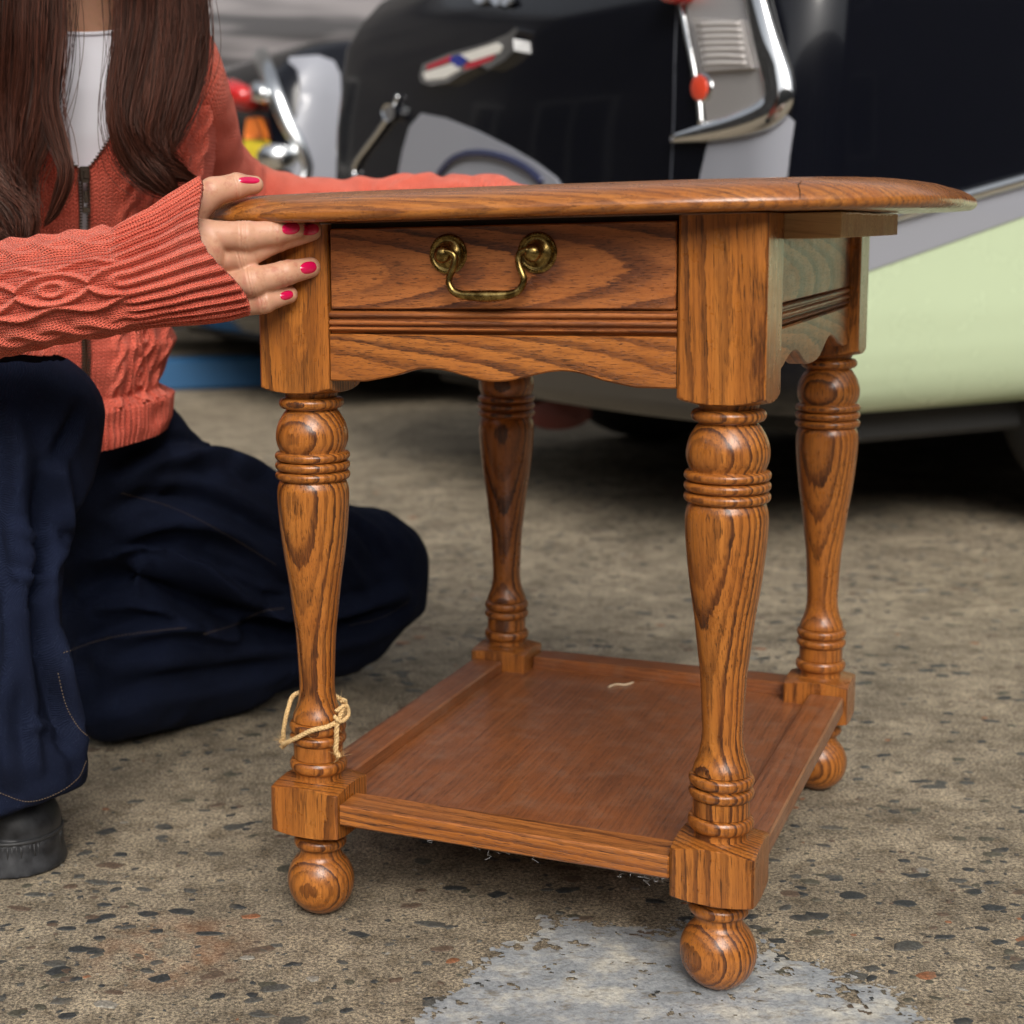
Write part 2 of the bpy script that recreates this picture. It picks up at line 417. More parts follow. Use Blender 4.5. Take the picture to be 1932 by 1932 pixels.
# pebbles worn flush with the concrete
def peb_mat(name, col):
    t = NT(name); n = t.noise(t.geo(), 480., 4., .7); n2 = t.noise(t.geo(), 60., 2., .5)
    c = t.ramp(n, [(.30, tuple(v*.45 for v in col)), (.52, col), (.72, tuple(v*1.9+.03 for v in col))])
    c = t.mix(t.math('MULTIPLY', t.math('SUBTRACT', n2, .52), 2.5, clamp=True), c, (.16, .135, .10))
    t.P(Base_Color=c, Roughness=.65, Normal=t.bump(n, .0006, .7)); return t.m
PEB = [peb_mat('pebble_slate', (.034, .037, .037)), peb_mat('pebble_grey', (.075, .073, .064)), peb_mat('pebble_olive', (.080, .074, .052)),
       peb_mat('pebble_brown', (.115, .078, .052)), peb_mat('pebble_rust', (.26, .105, .045)), peb_mat('pebble_pale', (.26, .24, .20))]
def pebble_mesh(seed):
    r = np.random.default_rng(seed); k = 9
    a = np.arange(k)/k*2*PI + r.uniform(-.2, .2, k); rad = 1+r.uniform(-.28, .22, k)
    V = []
    for s, z in ((1., -.6), (1., .15), (.82, .7)):
        V += [(s*rr*math.cos(t), s*rr*math.sin(t), z) for rr, t in zip(rad, a)]
    V.append((0, 0, 1.)); Fc = [tuple(q) for q in grid_faces(k, 3, True)] + [(2*k+i, 2*k+(i+1) % k, 3*k) for i in range(k)]
    return np.array(V), Fc
protos = [pebble_mesh(s) for s in range(8)]
def free_spot(x, y):
    return True
pts = []
tries = 0
while len(pts) < 9500 and tries < 80000:
    tries += 1
    y = .85+3.4*rng.random()**1.5; x = -.95+2.6*rng.random()
    pr = (x*F/y+966+CXo)
    if pr < -150 or pr > 2100: continue
    if vnoise(np.array([[x*4.5, y*4.5, 3.]]), 17)[0]*.5+.62 < rng.random(): continue
    s = .0014+.0086*rng.random()**3.9
    pts.append((x, y, s))
def peb_col(r, s):
    q = r.random()
    return 0 if q < .34 else 1 if q < .60 else 2 if q < .78 else 3 if q < .945 else 4 if q < .96 else 5
pts.sort(key=lambda q: -q[2]/q[1])
pm_cache = {}
bigs = pts[:290]; rest = pts[290:]
for (x, y, s) in bigs:
    i = int(rng.integers(8)); ci = peb_col(rng, s); key = (i, ci)
    if key not in pm_cache:
        o = new_mesh('pebble', protos[i][0], protos[i][1], PEB[ci], ground, sharp=50); pm_cache[key] = o.data
    else:
        o = bpy.data.objects.new('pebble', pm_cache[key]); C.objects.link(o); o.parent = ground
    o.location = (x, y, 0); o.rotation_euler = (0, 0, rng.uniform(-.5, .5)+(PI if rng.random() < .5 else 0))
    o.scale = (s*rng.uniform(.9, 1.5), s*rng.uniform(.55, .95), .0009)
VV = []; FF = []; MI = []; n0 = 0
for (x, y, s) in rest:
    v, f = protos[int(rng.integers(8))]; a = rng.uniform(-.8, .8)+(PI if rng.random() < .5 else 0)
    sx, sy = s*rng.uniform(.9, 1.4), s*rng.uniform(.6, 1.); q = v*[sx, sy, .0007]
    ca, sa = math.cos(a), math.sin(a)
    VV.append(np.stack([q[:, 0]*ca-q[:, 1]*sa+x, q[:, 0]*sa+q[:, 1]*ca+y, q[:, 2]], 1)); FF += [tuple(i+n0 for i in ff) for ff in f]; MI += [peb_col(rng, s)]*len(f); n0 += len(v)
po = new_mesh('pebble', np.vstack(VV), FF, None, ground); tag(po, kind='stuff')
for m in PEB: po.data.materials.append(m)
po.data.polygons.foreach_set('material_index', np.array(MI, dtype=np.int32))

# worn whitish paint patch on the concrete
pc = [floor_at(a, b, .002) for a, b in ((770, 1932), (850, 1850), (925, 1800), (1010, 1735), (1090, 1722), (1180, 1742), (1300, 1738), (1410, 1748), (1450, 1790), (1560, 1812), (1630, 1850), (1680, 1870), (1740, 1915), (1790, 1990), (1700, 2150), (1300, 2250), (900, 2200), (700, 2050))]
pc = np.array(pc)[:, :2]
def poly_dist(P, poly):
    d = np.full(len(P), 9.); ins = np.zeros(len(P), bool); n = len(poly)
    for i in range(n):
        a, b = poly[i], poly[(i+1) % n]; ab = b-a
        t = np.clip(((P-a)@ab)/(ab@ab), 0, 1); d = np.minimum(d, np.linalg.norm(P-a-t[:, None]*ab, axis=1))
        c = ((a[1] > P[:, 1]) != (b[1] > P[:, 1])) & (P[:, 0] < (b[0]-a[0])*(P[:, 1]-a[1])/(b[1]-a[1]+1e-12)+a[0]); ins ^= c
    return np.where(ins, d, -d)
st = .0015
ax_ = np.arange(pc[:, 0].min()-.03, pc[:, 0].max()+.03, st); ay_ = np.arange(max(pc[:, 1].min(), .84)-.03, pc[:, 1].max()+.03, st)
qx, qy = np.meshgrid(ax_, ay_); Q = np.stack([qx.ravel(), qy.ravel()], 1)
dd = poly_dist(Q, pc); Q3 = np.c_[Q, np.zeros(len(Q))]
nz = vnoise(Q3*35, 3)*.010+vnoise(Q3*90, 4)*.006+vnoise(Q3*260, 5)*.004
hole = vnoise(Q3*55, 6)*.6+vnoise(Q3*170, 8)*.4
val = dd+nz
Fq = grid_faces(len(ax_), len(ay_)); vf = val[Fq].mean(1); hf = hole[Fq].mean(1)
ff_ = (vnoise(Q3*420, 12)*.5+vnoise(Q3*190, 13)*.5)[Fq].mean(1)
keep = (vf > 0) & ~((hf > .46) & (vf < .05)) & ~(hf > .62) & ~(ff_ > -.25+vf*38) & ~((ff_ > .42) & (hf > .1))
Fq = Fq[keep]; used = np.unique(Fq); rm = -np.ones(len(Q), int); rm[used] = np.arange(len(used))
zz = .0008+.0006*np.clip(val*60, 0, 1)+.0004*vnoise(Q3*120, 9)
def patch_mat():
    t = NT('worn_white_paint'); p = t.geo()
    n = t.noise(p, 20., 6., .65); f = t.noise(p, 300., 3., .7); m = t.noise(t.vmath('MULTIPLY', p, (50., 110., 1.)), 1., 5., .7)
    c = t.ramp(n, [(.34, (.23, .25, .265)), (.5, (.34, .355, .365)), (.62, (.52, .50, .44))])
    c = t.mix(t.math('MULTIPLY', t.math('SUBTRACT', m, .54), 7., clamp=True), c, (.22, .19, .145))
    c = t.mix(.5, c, t.ramp(f, [(.35, (.5, .5, .5)), (.5, (1., 1., 1.)), (.65, (1.35, 1.35, 1.3))]), 'MULTIPLY')
    t.P(Base_Color=c, Roughness=.7, Normal=t.bump(t.math('ADD', f, m), .0012, .8)); return t.m
patch = new_mesh('paint_patch', np.c_[Q, zz][used], rm[Fq], patch_mat()); tag(patch, kind='structure')

# ================================================================ SIDE TABLE
TX, TY, YAW, TW, TD, A = .30614, 1.12827, math.radians(-26.70), .33698, .47765, .0311
ex = np.array([math.cos(YAW), math.sin(YAW), 0]); ey = np.array([-math.sin(YAW), math.cos(YAW), 0]); ez = np.array([0, 0, 1.])
FRp = np.array([TX, TY, 0.]); TC = FRp - ex*TW/2 + ey*TD/2
table = empty('side_table', TC, YAW)
tag(table, 'oak side table with turned legs, one drawer and a low shelf', 'side table')
def LT(V):
    """front-right-leg based table coordinates to the table's own"""
    V = np.array(V, float); V[:, 0] += TW/2; V[:, 1] -= TD/2; return V
def TWp(x, y, z): return FRp+ex*x+ey*y+ez*z
def tpix(px, py, y=None, x=None):
    """photo point on the table plane y=const or x=const -> table coordinates"""
    if y is not None: q = on_plane(px, py, TWp(0, y, 0), ey)
    else: q = on_plane(px, py, TWp(x, 0, 0), ex)
    d = q-FRp; return np.array([d@ex, d@ey, d[2]])
def grain(V, axis='z', off=(.05, .05, 0), tilt=(0, 0), seed=0):
    """wood-space coordinates: rings about z, grain running along the given axis of the piece"""
    V = np.asarray(V, float)
    if axis == 'z': G = V[:, [0, 1, 2]].copy()
    elif axis == 'x': G = V[:, [1, 2, 0]].copy()
    else: G = V[:, [0, 2, 1]].copy()
    c = G.mean(0); G = G-c+np.array(off)
    G[:, 0] += tilt[0]*G[:, 2]; G[:, 1] += tilt[1]*G[:, 2]
    G[:, 2] += seed*3.17
    return G
def tpart(name, V, Fc, mat, axis='x', off=(.05, .04, 0), tilt=(0., 0.), seed=0, sharp=30, parent=None, smooth=True):
    V = LT(V)
    return new_mesh(name, V, Fc, mat, parent or table, smooth=smooth, sharp=sharp, attrs={'grain': grain(V, axis, off, tilt, seed)})

# ---- legs: a square post turned down on the lathe
S2 = math.sqrt(2)
def bead(zc, hh, r, rg, n=7):
    return [(rg+(r-rg)*math.sqrt(max(0, 1-(2*i/(n-1)-1)**2)), zc-hh+2*hh*i/(n-1)) for i in range(n)]
def smoothprof(pts, n):
    P = catmull([(r, z) for r, z in pts], n); return [(float(a), float(b)) for a, b in P]
prof = []   # (r, z, square?)
ball = [(.0286*math.sin(t), .0292-.0295*math.cos(t)) for t in np.linspace(.42, 2.42, 26)]
prof += [(r*1.0, max(z, 0.0), 0) for r, z in ball]
prof += [(.0176, .0550, 0), (.0174, .0585, 0)]
prof += [(r, z, 0) for r, z in bead(.0645, .0055, .0226, .0176, 11)]
prof += [(.0200, .0712, 0), (.0208, .0750, 0)]
for r in np.linspace(.0225, .0455, 12): prof.append((r, .0757+.0040*((r-.022)/.022)**1.6, 1))
prof += [(.06, z, 1) for z in np.linspace(.0815, .1130, 4)]
for r in np.linspace(.0455, .0225, 14): prof.append((r, .1208-.0048*(((r-.0222)/.022)**1.5), 1))
nblk = len(prof)
prof += [(.0200, .1172, 0), (.0196, .1198, 0)]
prof += [(r, z, 0) for r, z in bead(.1278, .0060, .0243, .0200, 9)]
prof += [(.0209, .1345, 0), (.0209, .1468, 0)]
prof += [(r, z, 0) for r, z in bead(.1514, .0047, .0240, .0200, 9)]
prof += [(r, z, 0) for r, z in bead(.1614, .0050, .0240, .0200, 9)]
prof += [(r, z, 0) for r, z in smoothprof([(.0212, .1672), (.0203, .172), (.0170, .182), (.0150, .196), (.0156, .217), (.0170, .244), (.0190, .2607), (.0219, .286), (.0256, .3112), (.0284, .336), (.0298, .3565), (.0294, .3660), (.0279, .3715)], 60)]
for zc in (.3772, .3854, .3934): prof += [(r, z, 0) for r, z in bead(zc, .0040, .0310, .0268, 9)]
prof += [(r, z, 0) for r, z in smoothprof([(.0268, .3980), (.0290, .4035), (.0298, .4095), (.0290, .4165), (.0265, .4235), (.0228, .4300), (.0212, .4318)], 22)]
prof += [(r, z, 0) for r, z in bead(.4380, .0052, .0267, .0208, 9)]
prof += [(.0214, .4440, 0), (.0216, .4458, 0)]
prof[nblk:] = [(r, z+.55*r*(.5706-z)/1.16, q) for r, z, q in prof[nblk:]]
for r in np.linspace(.0225, .0455, 10): prof.append((r, .4484+.0062*((r-.022)/.022)**2.0, 1))
prof += [(.06, z, 1) for z in (.4600, .500, .54, .5828)]
NA = 96
th = (np.arange(NA)+.5)/NA*2*PI
c_, s_ = np.abs(np.cos(th)), np.abs(np.sin(th))
pn_ = 26.
sq = A/((c_**pn_+s_**pn_)**(1/pn_))
def leg_mesh():
    V = []
    for r, z, q in prof:
        rr = np.minimum(sq, r) if q else np.full(NA, r)
        V.append(np.stack([rr*np.cos(th), rr*np.sin(th), np.full(NA, z)], 1))
    V = np.vstack(V); Fc = [tuple(q) for q in grid_faces(NA, len(prof), True)]
    Fc += [tuple(range(NA))[::-1], tuple(range((len(prof)-1)*NA, len(prof)*NA))]
    return V, Fc
LV, LF = leg_mesh()
#            x     y   ring-centre direction (table frame, deg), distance, seed
for x, y, ang, dist, sd_, tl in ((0, 0, 62, .062, 1, (.03, .0)), (-TW, 0, 88, .060, 2, (-.02, .015)), (0, TD, 75, .085, 3, (.0, .0)), (-TW, TD, 95, .055, 4, (.02, .0))):
    G = LV.copy(); G[:, 2] -= .3
    G[:, 0] -= dist*math.cos(math.radians(ang)); G[:, 1] -= dist*math.sin(math.radians(ang))
    G[:, 0] += tl[0]*G[:, 2]; G[:, 1] += tl[1]*G[:, 2]; G[:, 2] += sd_*2.3
    new_mesh('leg', LT(LV+[x, y, 0]), LF, M_OAKLEG, table, sharp=38, attrs={'grain': G})

# ---- top: rounded outline with a thumbnail edge
ZT = .5842
TCX, TCY, TAx, TBy, TN = -TW/2, TD/2-.004, .309, .312, 3.5
nt_ = 220; tt = np.arange(nt_)/nt_*2*PI
ox = TAx*np.abs(np.cos(tt))**(2/TN)*np.sign(np.cos(tt)); oy = TBy*np.abs(np.sin(tt))**(2/TN)*np.sign(np.sin(tt))
dxy = np.stack([np.roll(ox, -1)-np.roll(ox, 1), np.roll(oy, -1)-np.roll(oy, 1)], 1); dxy /= np.linalg.norm(dxy, axis=1)[:, None]
on_ = np.stack([dxy[:, 1], -dxy[:, 0]], 1)
edge = [(-.30, 0), (-.05, 0), (-.010, 0), (-.0045, .0004), (-.0015, .0022), (0, .0050), (-.0006, .0078), (-.0025, .0104), (-.0060, .0134), (-.0120, .0166), (-.0200, .0192), (-.0290, .0212), (-.0360, .0222), (-.0400, .0228), (-.0430, .0230), (-.0500, .0231), (-.30, .0232)]
TV = []
for o, z in edge:
    if o <= -.29: TV.append(np.stack([ox*.02, oy*.02, np.full(nt_, z)], 1))
    else: TV.append(np.stack([ox+on_[:, 0]*o, oy+on_[:, 1]*o, np.full(nt_, z)], 1))
TV = np.vstack(TV)
TV[:, 2] += .0006*vnoise(TV*[25, 25, 60], 2)*(TV[:, 2] > .004)*(TV[:, 2] < .021)
TV += [TCX, TCY, ZT]
TF = [tuple(q) for q in grid_faces(nt_, len(edge), True)]+[tuple(range(nt_))[::-1], tuple(range((len(edge)-1)*nt_, len(edge)*nt_))]
TVt = LT(TV)
top = new_mesh('tabletop', TVt, TF, M_TOP, table, sharp=60, attrs={'grain': grain(TVt, 'x', (.00, -.055, 0), (.10, .05), 5)})
# crack in the edge
crk = [(1512, 352), (1509, 372), (1503, 384), (1501, 404)]
CV = []
for a, b in crk:
    q = at(a, b, 1.10); CV.append(q)
# follow the nose of the edge near that spot
def edge_point(px, o, z):
    W_ = np.array([TWp(TCX+ox[i]+on_[i, 0]*o, TCY+oy[i]+on_[i, 1]*o, ZT+z) for i in range(nt_)])
    d = W_-CAM; k = F/(d@FW); ppx = 966+CXo+k*(d@RT); ok = np.where((d@ey) < TD*.6+1, abs(ppx-px), 1e9); ok = np.where((np.array([TWp(0, 0, 0)@ey])+.25 > W_@ey), ok, 1e9)
    return W_[int(np.argmin(ok))]
cp = []
for (o, z), px in zip([(-.0198, .0194), (-.0118, .0168), (-.0058, .0136), (-.0023, .0106), (.0000, .0077), (.0003, .0050), (-.0012, .0020)], (1511, 1511, 1508, 1506, 1503, 1502, 1501)):
    cp.append(edge_point(1506, o, z)+ex*(px-1506)/2700)
cv, cf = tube(np.array(cp), .00026, 6)
inv = lambda V: np.stack([(V-TC)@ex, (V-TC)@ey, V[:, 2]], 1)
new_mesh('edge_crack', inv(np.asarray(cv)), cf, M_DARK, top)

# ---- drawer, beads and scalloped aprons
yF = -A+.0030
x0, x1 = -TW+A+.0006, -A-.0006
drawer = tpart('drawer_front', *box(x0+.0012, x1-.0012, yF, yF+.018, .5168, .5790, .0009), M_OAKF, 'x', (.046, .004, 0), (.11, .01), 7)
tpart('drawer_gap_shade', *box(x0, x1, yF+.006, yF+.02, .5790, .5832), M_DARK, 'x')  # near-black strip, the shade of the open gap put into its colour
def bead_board(L, depth, zs, z0, z1, proud):
    """horizontal beads with grooves between them, running along x from 0 to L; returns verts, faces"""
    pr = [(0.004, z0)]
    k = len(zs)
    for zc, hh in zs:
        for i in range(7):
            a = PI*i/6; pr.append((-proud*math.sin(a)+.0022, zc-hh*math.cos(a)))
    pr.append((.004, z1)); pr += [(depth, z1), (depth, z0)]
    n = len(pr)
    V = [(X, p, z) for X in (0, L) for p, z in pr]
    Fc = [(i, (i+1) % n, n+(i+1) % n, n+i) for i in range(n)]
    Fc += [tuple(range(n))[::-1], tuple(range(n, 2*n))]
    return np.array(V), Fc
zs = [(.5013, .0016), (.5064, .0025), (.5123, .0025)]
bv, bf = bead_board(x1-x0, .016, zs, .4975, .5160, .0036)
tpart('beaded_rail', bv+[x0, yF, 0], bf, M_OAKF, 'x', (.06, .03, 0), (0, .02), 9, sharp=45)
def scallop(L, ztop, ends, arch, mid, flat, n=90):
    xs_ = np.linspace(0, L, n); zb = []
    for x in xs_:
        u = abs(x-L/2)                      # from the middle
        h = L/2-flat
        if u > h: zb.append(ends)
        elif u > h*.5:
            t = (u-h*.5)/(h*.5); zb.append(arch-(arch-ends)*(.5-.5*math.cos(PI*t)) if t < .55 else arch-(arch-ends)*min(1, (.5-.5*math.cos(PI*.55))+((t-.55)/.45)*(1-(.5-.5*math.cos(PI*.55)))))
        else:
            t = u/(h*.5); zb.append(mid+(arch-mid)*(.5-.5*math.cos(PI*t))**(1.7 if arch-mid > .0145 else 1.))
    return xs_, np.array(zb)
def apron(L, ztop, depth, *a, b=.0012):
    xs_, zb = scallop(L, ztop, *a); V = []; n = len(xs_)
    for y, dz in ((0, b), (b, 0), (depth-b, 0), (depth, b)):
        for x, z in zip(xs_, zb): V.append((x, y, z+dz))
    for y, dz in ((depth, -b), (depth-b, 0), (b, 0), (0, -b)):
        for x in xs_: V.append((x, y, ztop+dz))
    Fc = []
    for r in range(8):
        r2 = (r+1) % 8
        for i in range(n-1): Fc.append((r*n+i, r*n+i+1, r2*n+i+1, r2*n+i)[::-1])
    Fc.append(tuple(r*n for r in range(8))); Fc.append(tuple(r*n+n-1 for r in range(8))[::-1])
    return np.array(V, float), Fc
av, af = apron(x1-x0, .4972, .018, .4602, .4712, .4622, .030)
av[:, 0] += x0; av[:, 1] += yF
tpart('front_apron', av, [tuple(reversed(f)) for f in af], M_OAK, 'x', (.045, .022, 0), (.09, .02), 11, sharp=40)
# side and back aprons: upper board, beads, scalloped lower board
def turn(V, side):
    """from x-along / y-inward to a side of the table: 'r','l','b'"""
    V = np.array(V, float); L = TD-2*A-.0012
    if side == 'r': return np.stack([A-.010-V[:, 1], A+.0006+V[:, 0], V[:, 2]], 1)
    if side == 'l': return np.stack([-TW-A+.010+V[:, 1], TD-A-.0006-V[:, 0], V[:, 2]], 1)
    return np.stack([x1-V[:, 0], TD+A-.006-V[:, 1], V[:, 2]], 1)
for side in 'rlb':
    L = TD-2*A-.0012 if side != 'b' else x1-x0
    axd = 'y' if side != 'b' else 'x'
    v, f = box(0, L, 0, .016, .5162, .5828, .0008)
    tpart('apron_board', turn(v, side), f, M_OAKF, axd, (.035, .02, 0), (.08, 0), 13+ord(side), sharp=30)
    bv, bf = bead_board(L, .015, zs, .4978, .5160, .0030)
    tpart('beaded_rail', turn(bv, side), bf, M_OAKF, axd, (.05, .03, 0), (0, 0), 17+ord(side), sharp=45)
    av, af = apron(L, .4975, .016, .4600, .4755, .4590, .020) if side != 'b' else apron(L, .4975, .016, .4602, .4712, .4622, .030)
    tpart('side_apron' if side != 'b' else 'back_apron', turn(av, side), [tuple(reversed(q)) for q in af], M_OAK, axd, (.035, .02, 0), (.07, 0), 19+ord(side), sharp=40)
# wooden cleat under the overhang on the right
tpart('cleat', *box(A-.009, .0695, .0335, .385, .5645, .5830, .0006), M_PINE, 'x', (.0, .030, 0), (0, .1), 21, sharp=30)
gl = []
for i in range(34):
    yy = .06+.0085*i+rng.uniform(-.003, .003)
    gl.append(sd_blob := lathe([(0.0001, -.0007), (.0012, -.0004), (.0015, .0002), (.0008, .0007)], 6))
    v = gl[-1][0]*[rng.uniform(.5, 1.0), rng.uniform(1., 4.), rng.uniform(.6, 1.3)]; gl[-1] = (v+[.0697, yy, .5822+rng.uniform(-.0006, .0004)], gl[-1][1])
gv, gf = join(gl)
tpart('dried_glue', gv, gf, simple('dried_glue', (.75, .68, .52), .5).m, 'x')

# ---- lower shelf
e1, e2 = .1094, .0913; rw = .034
RB = .0016
tpart('shelf_rail', *box(-TW+A+.0004, -A-.0004, -A+.0022, -A+.0022+rw, e2, e1, RB), M_OAK, 'x', (.03, .06, 0), (.03, .03), 23)
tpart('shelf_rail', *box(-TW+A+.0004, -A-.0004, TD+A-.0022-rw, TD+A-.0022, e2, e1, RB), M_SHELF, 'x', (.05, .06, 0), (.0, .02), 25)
for s, xx in ((1, A-.0030-rw), (-1, -TW-A+.0030)):
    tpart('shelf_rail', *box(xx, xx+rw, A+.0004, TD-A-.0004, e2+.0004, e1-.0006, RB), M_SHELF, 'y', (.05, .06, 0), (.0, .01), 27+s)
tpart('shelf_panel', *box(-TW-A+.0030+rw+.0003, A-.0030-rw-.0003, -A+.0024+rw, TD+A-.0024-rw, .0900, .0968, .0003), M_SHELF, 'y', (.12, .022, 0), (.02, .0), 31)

# ---- bail handle
hy = yF
pl = tpix(846, 478, y=hy); pr_ = tpix(1014, 478, y=hy); zc = (pl[2]+pr_[2])/2; hx = (pl[0]+pr_[0])/2; hw = (pr_[0]-pl[0])/2
handle = None
cr = []
for s in (-1, 1):
    v, f = lathe([(.0150, 0), (.0152, .0008), (.0146, .0016), (.0134, .0022), (.0122, .0018), (.0112, .0012), (.0095, .0016), (.0070, .0028), (.0056, .0040), (.0046, .0055), (.0044, .0075), (.0056, .0090), (.0066, .0108), (.0066, .0130), (.0054, .0150), (.0030, .0162), (.0006, .0166)], 40)
    v = np.stack([v[:, 0], -v[:, 2], v[:, 1]], 1)
    parts_ = [(v+[hx+s*hw, hy, zc], f)]
    for i in range(44):                                                     # rope ring of the rose
        a = i/44*2*PI; b = a+.16
        P = [(math.cos(a)*.0128, -.0016, math.sin(a)*.0128), (math.cos((a+b)/2)*.0137, -.0026, math.sin((a+b)/2)*.0137), (math.cos(b)*.0147, -.0014, math.sin(b)*.0147)]
        vv, ff = tube(P, [.00035, .0006, .00035], 5, ref=(.3, 1, .2)); parts_.append((np.asarray(vv)+[hx+s*hw, hy, zc], ff))
    v, f = join(parts_)
    o = new_mesh('handle_rose', LT(v), f, M_BRASS, drawer, sharp=50); cr.append(o)
d_ = .0130
bx = [(-.0370+.003, .0015), (-.0330, .0030), (-.0275, .0010), (-.0262, -.0040), (-.0278, -.0100), (-.0305, -.0160), (-.0305, -.0210), (-.0270, -.0262), (-.0200, -.0290), (-.0100, -.0298), (0, -.0300)]
k_ = hw/.0370
bx = bx+[(-a, b) for a, b in bx[-2::-1]]
P = catmull([(a*k_+hx, hy-d_-.002*max(0, -b)/.03, zc+b-.001) for a, b in bx], 90)
u = np.abs(np.linspace(-1, 1, 90)); R = .0026+.0018*np.exp(-(u/.22)**2)+.0006*np.exp(-((u-.93)/.05)**2)
v, f = tube(P, R, 14, ref=(0, 1, 0))
new_mesh('bail_handle', LT(v), f, M_BRASS, drawer, smooth=True)

# ================================================================ TWINE AND STRAW
def twine_mat():
    t = NT('jute_twine'); n = t.noise(t.obj(), 900., 3., .6)
    t.P(Base_Color=t.ramp(n, [(.35, (.45, .27, .10)), (.6, (.78, .55, .27))]), Roughness=.9); return t.m
M_TWINE = twine_mat()
FL = (-TW, 0)
def ring_pt(ang, z, r): return (FL[0]+r*math.cos(math.radians(ang)), FL[1]+r*math.sin(math.radians(ang)), z)
core = catmull([ring_pt(195, .149, .0325), ring_pt(200, .153, .0300), ring_pt(205, .163, .029), ring_pt(198, .180, .0250), ring_pt(170, .189, .0225), ring_pt(110, .189, .0205), ring_pt(50, .185, .0215), ring_pt(0, .178, .0245),
                ring_pt(-40, .1725, .0262), ring_pt(-75, .169, .0258), ring_pt(-110, .160, .0265), ring_pt(-145, .151, .0290), ring_pt(-165, .147, .0295), ring_pt(-168, .144, .0325)], 170)
def strands(core, rr, pitch, rad, k=6):
    T, N, B = frames(core, np.array([.13, .07, 1.]))
    s = np.concatenate([[0], np.cumsum(np.linalg.norm(np.diff(core, axis=0), axis=1))]); out = []
    for q in range(3):
        a = s/pitch*2*PI+q*2*PI/3
        out.append(tube(core+rr*(np.cos(a)[:, None]*N+np.sin(a)[:, None]*B), rad, k, ref=(.13, .07, 1.)))
    return out
def fibres(core, n, l, seed):
    r = np.random.default_rng(seed); out = []
    for i in range(n):
        p = core[int(r.integers(len(core)))]; d = r.normal(size=3); d /= np.linalg.norm(d); b = r.normal(size=3)*.3
        L_ = l*r.uniform(.4, 1.2)
        out.append(tube(np.array([p, p+(d+b*.3)*L_*.5, p+(d+b)*L_]), [.00012, .0001, .00006], 3, ref=(.2, .5, .8)))
    return out
tail = catmull([ring_pt(-22, .194, .0300), ring_pt(-10, .190, .0285), ring_pt(-18, .183, .0280), ring_pt(-30, .172, .0285), ring_pt(-32, .160, .0290), ring_pt(-34, .151, .0295), ring_pt(-30, .146, .0315)], 90)
knot = catmull([ring_pt(-30, .184, .0270), ring_pt(-12, .188, .0300), ring_pt(-8, .179, .0310), ring_pt(-26, .176, .0315), ring_pt(-36, .181, .0290)], 60)
prt = strands(core, .0011, .009, .0012)+strands(tail, .0012, .009, .0012)+strands(knot, .0009, .009, .0010)+fibres(core, 50, .006, 1)+fibres(tail, 70, .006, 2)+fibres(core[:20], 40, .008, 3)+fibres(tail[-12:], 40, .008, 4)
tv, tf = join(prt)
tw = new_mesh('twine', np.array([TWp(*q) for q in tv])-TWp(FL[0], FL[1], .16), tf, M_TWINE); tw.location = tuple(TWp(FL[0], FL[1], .16))
tag(tw, 'loose loop of pale jute twine tied round the front left leg of the table', 'string')
P = [TWp(*(q)) for q in [tuple(tpix(1150, 1296, y=0)*0)]]
sp = [on_plane(a, b, (0, 0, .0979), np.array([0, 0, 1.])) for a, b in ((1148, 1296), (1163, 1291), (1180, 1292), (1196, 1287))]
v, f = tube(catmull(sp, 14), [.0004]+[.0011]*12+[.0005], 6)
c0 = np.mean(sp, 0); st_ = new_mesh('straw', np.asarray(v)-c0, f, simple('pale_straw', (.75, .58, .38), .6).m); st_.location = tuple(c0)
tag(st_, 'small pale splinter of straw lying on the lower shelf panel', 'splinter')
# lint hanging under the front shelf rail
ln = []
r9 = np.random.default_rng(9)
for i in range(70):
    u_ = r9.choice([r9.normal(-.19, .035), r9.normal(-.04, .012)]); p = np.array([u_, -A+.004+r9.uniform(0, .02), e2+.0005])
    q = [p]
    for j in range(6): q.append(q[-1]+np.array([r9.normal(0, .0022), r9.normal(0, .0015), r9.normal(-.0006, .0010)]))
    q = np.array(q); q[:, 2] = np.minimum(q[:, 2], e2-.0002); ln.append(tube(q, .00010, 3, ref=(.3, .7, .2)))
lv, lf = join(ln)
tpart('hanging_lint', lv, lf, simple('grey_lint', (.42, .42, .42), .9).m, 'x', parent=table)
bpy.data.objects['hanging_lint']['kind'] = 'stuff'

# ================================================================ PERSON
from mathutils.bvhtree import BVHTree
def bvh(V, Fc): return BVHTree.FromPolygons([tuple(map(float, v)) for v in V], [tuple(int(i) for i in f) for f in Fc])
def cast(tree, px, py, lift=0.):
    d = ray(px, py); d = d/np.linalg.norm(d)
    h = tree.ray_cast(Vector(CAM), Vector(d))
    return None if h[0] is None else np.array(h[0])+np.array(h[1])*lift*(1 if np.dot(h[1], d) < 0 else -1)
PC = floor_at(150, 1330); PC = np.array([-.24, 1.72, 0.])
person = empty('person', PC)
tag(person, 'kneeling person with long brown hair, coral cable-knit cardigan and dark jeans', 'person')
def ppart(name, V, Fc, mat, parent=None, **kw):
    return new_mesh(name, np.asarray(V)-PC, Fc, mat, parent or person, **kw)

def skin_mat():
    t = NT('skin'); p = t.obj()
    n = t.noise(p, 75., 4., .7); f = t.noise(p, 900., 3., .7)
    c = t.ramp(n, [(.34, (.50, .215, .140)), (.48, (.59, .325, .205)), (.62, (.63, .335, .225)), (.74, (.60, .26, .18))])
    t.P(Base_Color=c, Roughness=.46, Subsurface_Weight=.12, Subsurface_Scale=.004, Normal=t.bump(f, .0002, .35))
    t.b.inputs['Subsurface Radius'].default_value = (1., .35, .2); return t.m
M_SKIN = skin_mat()

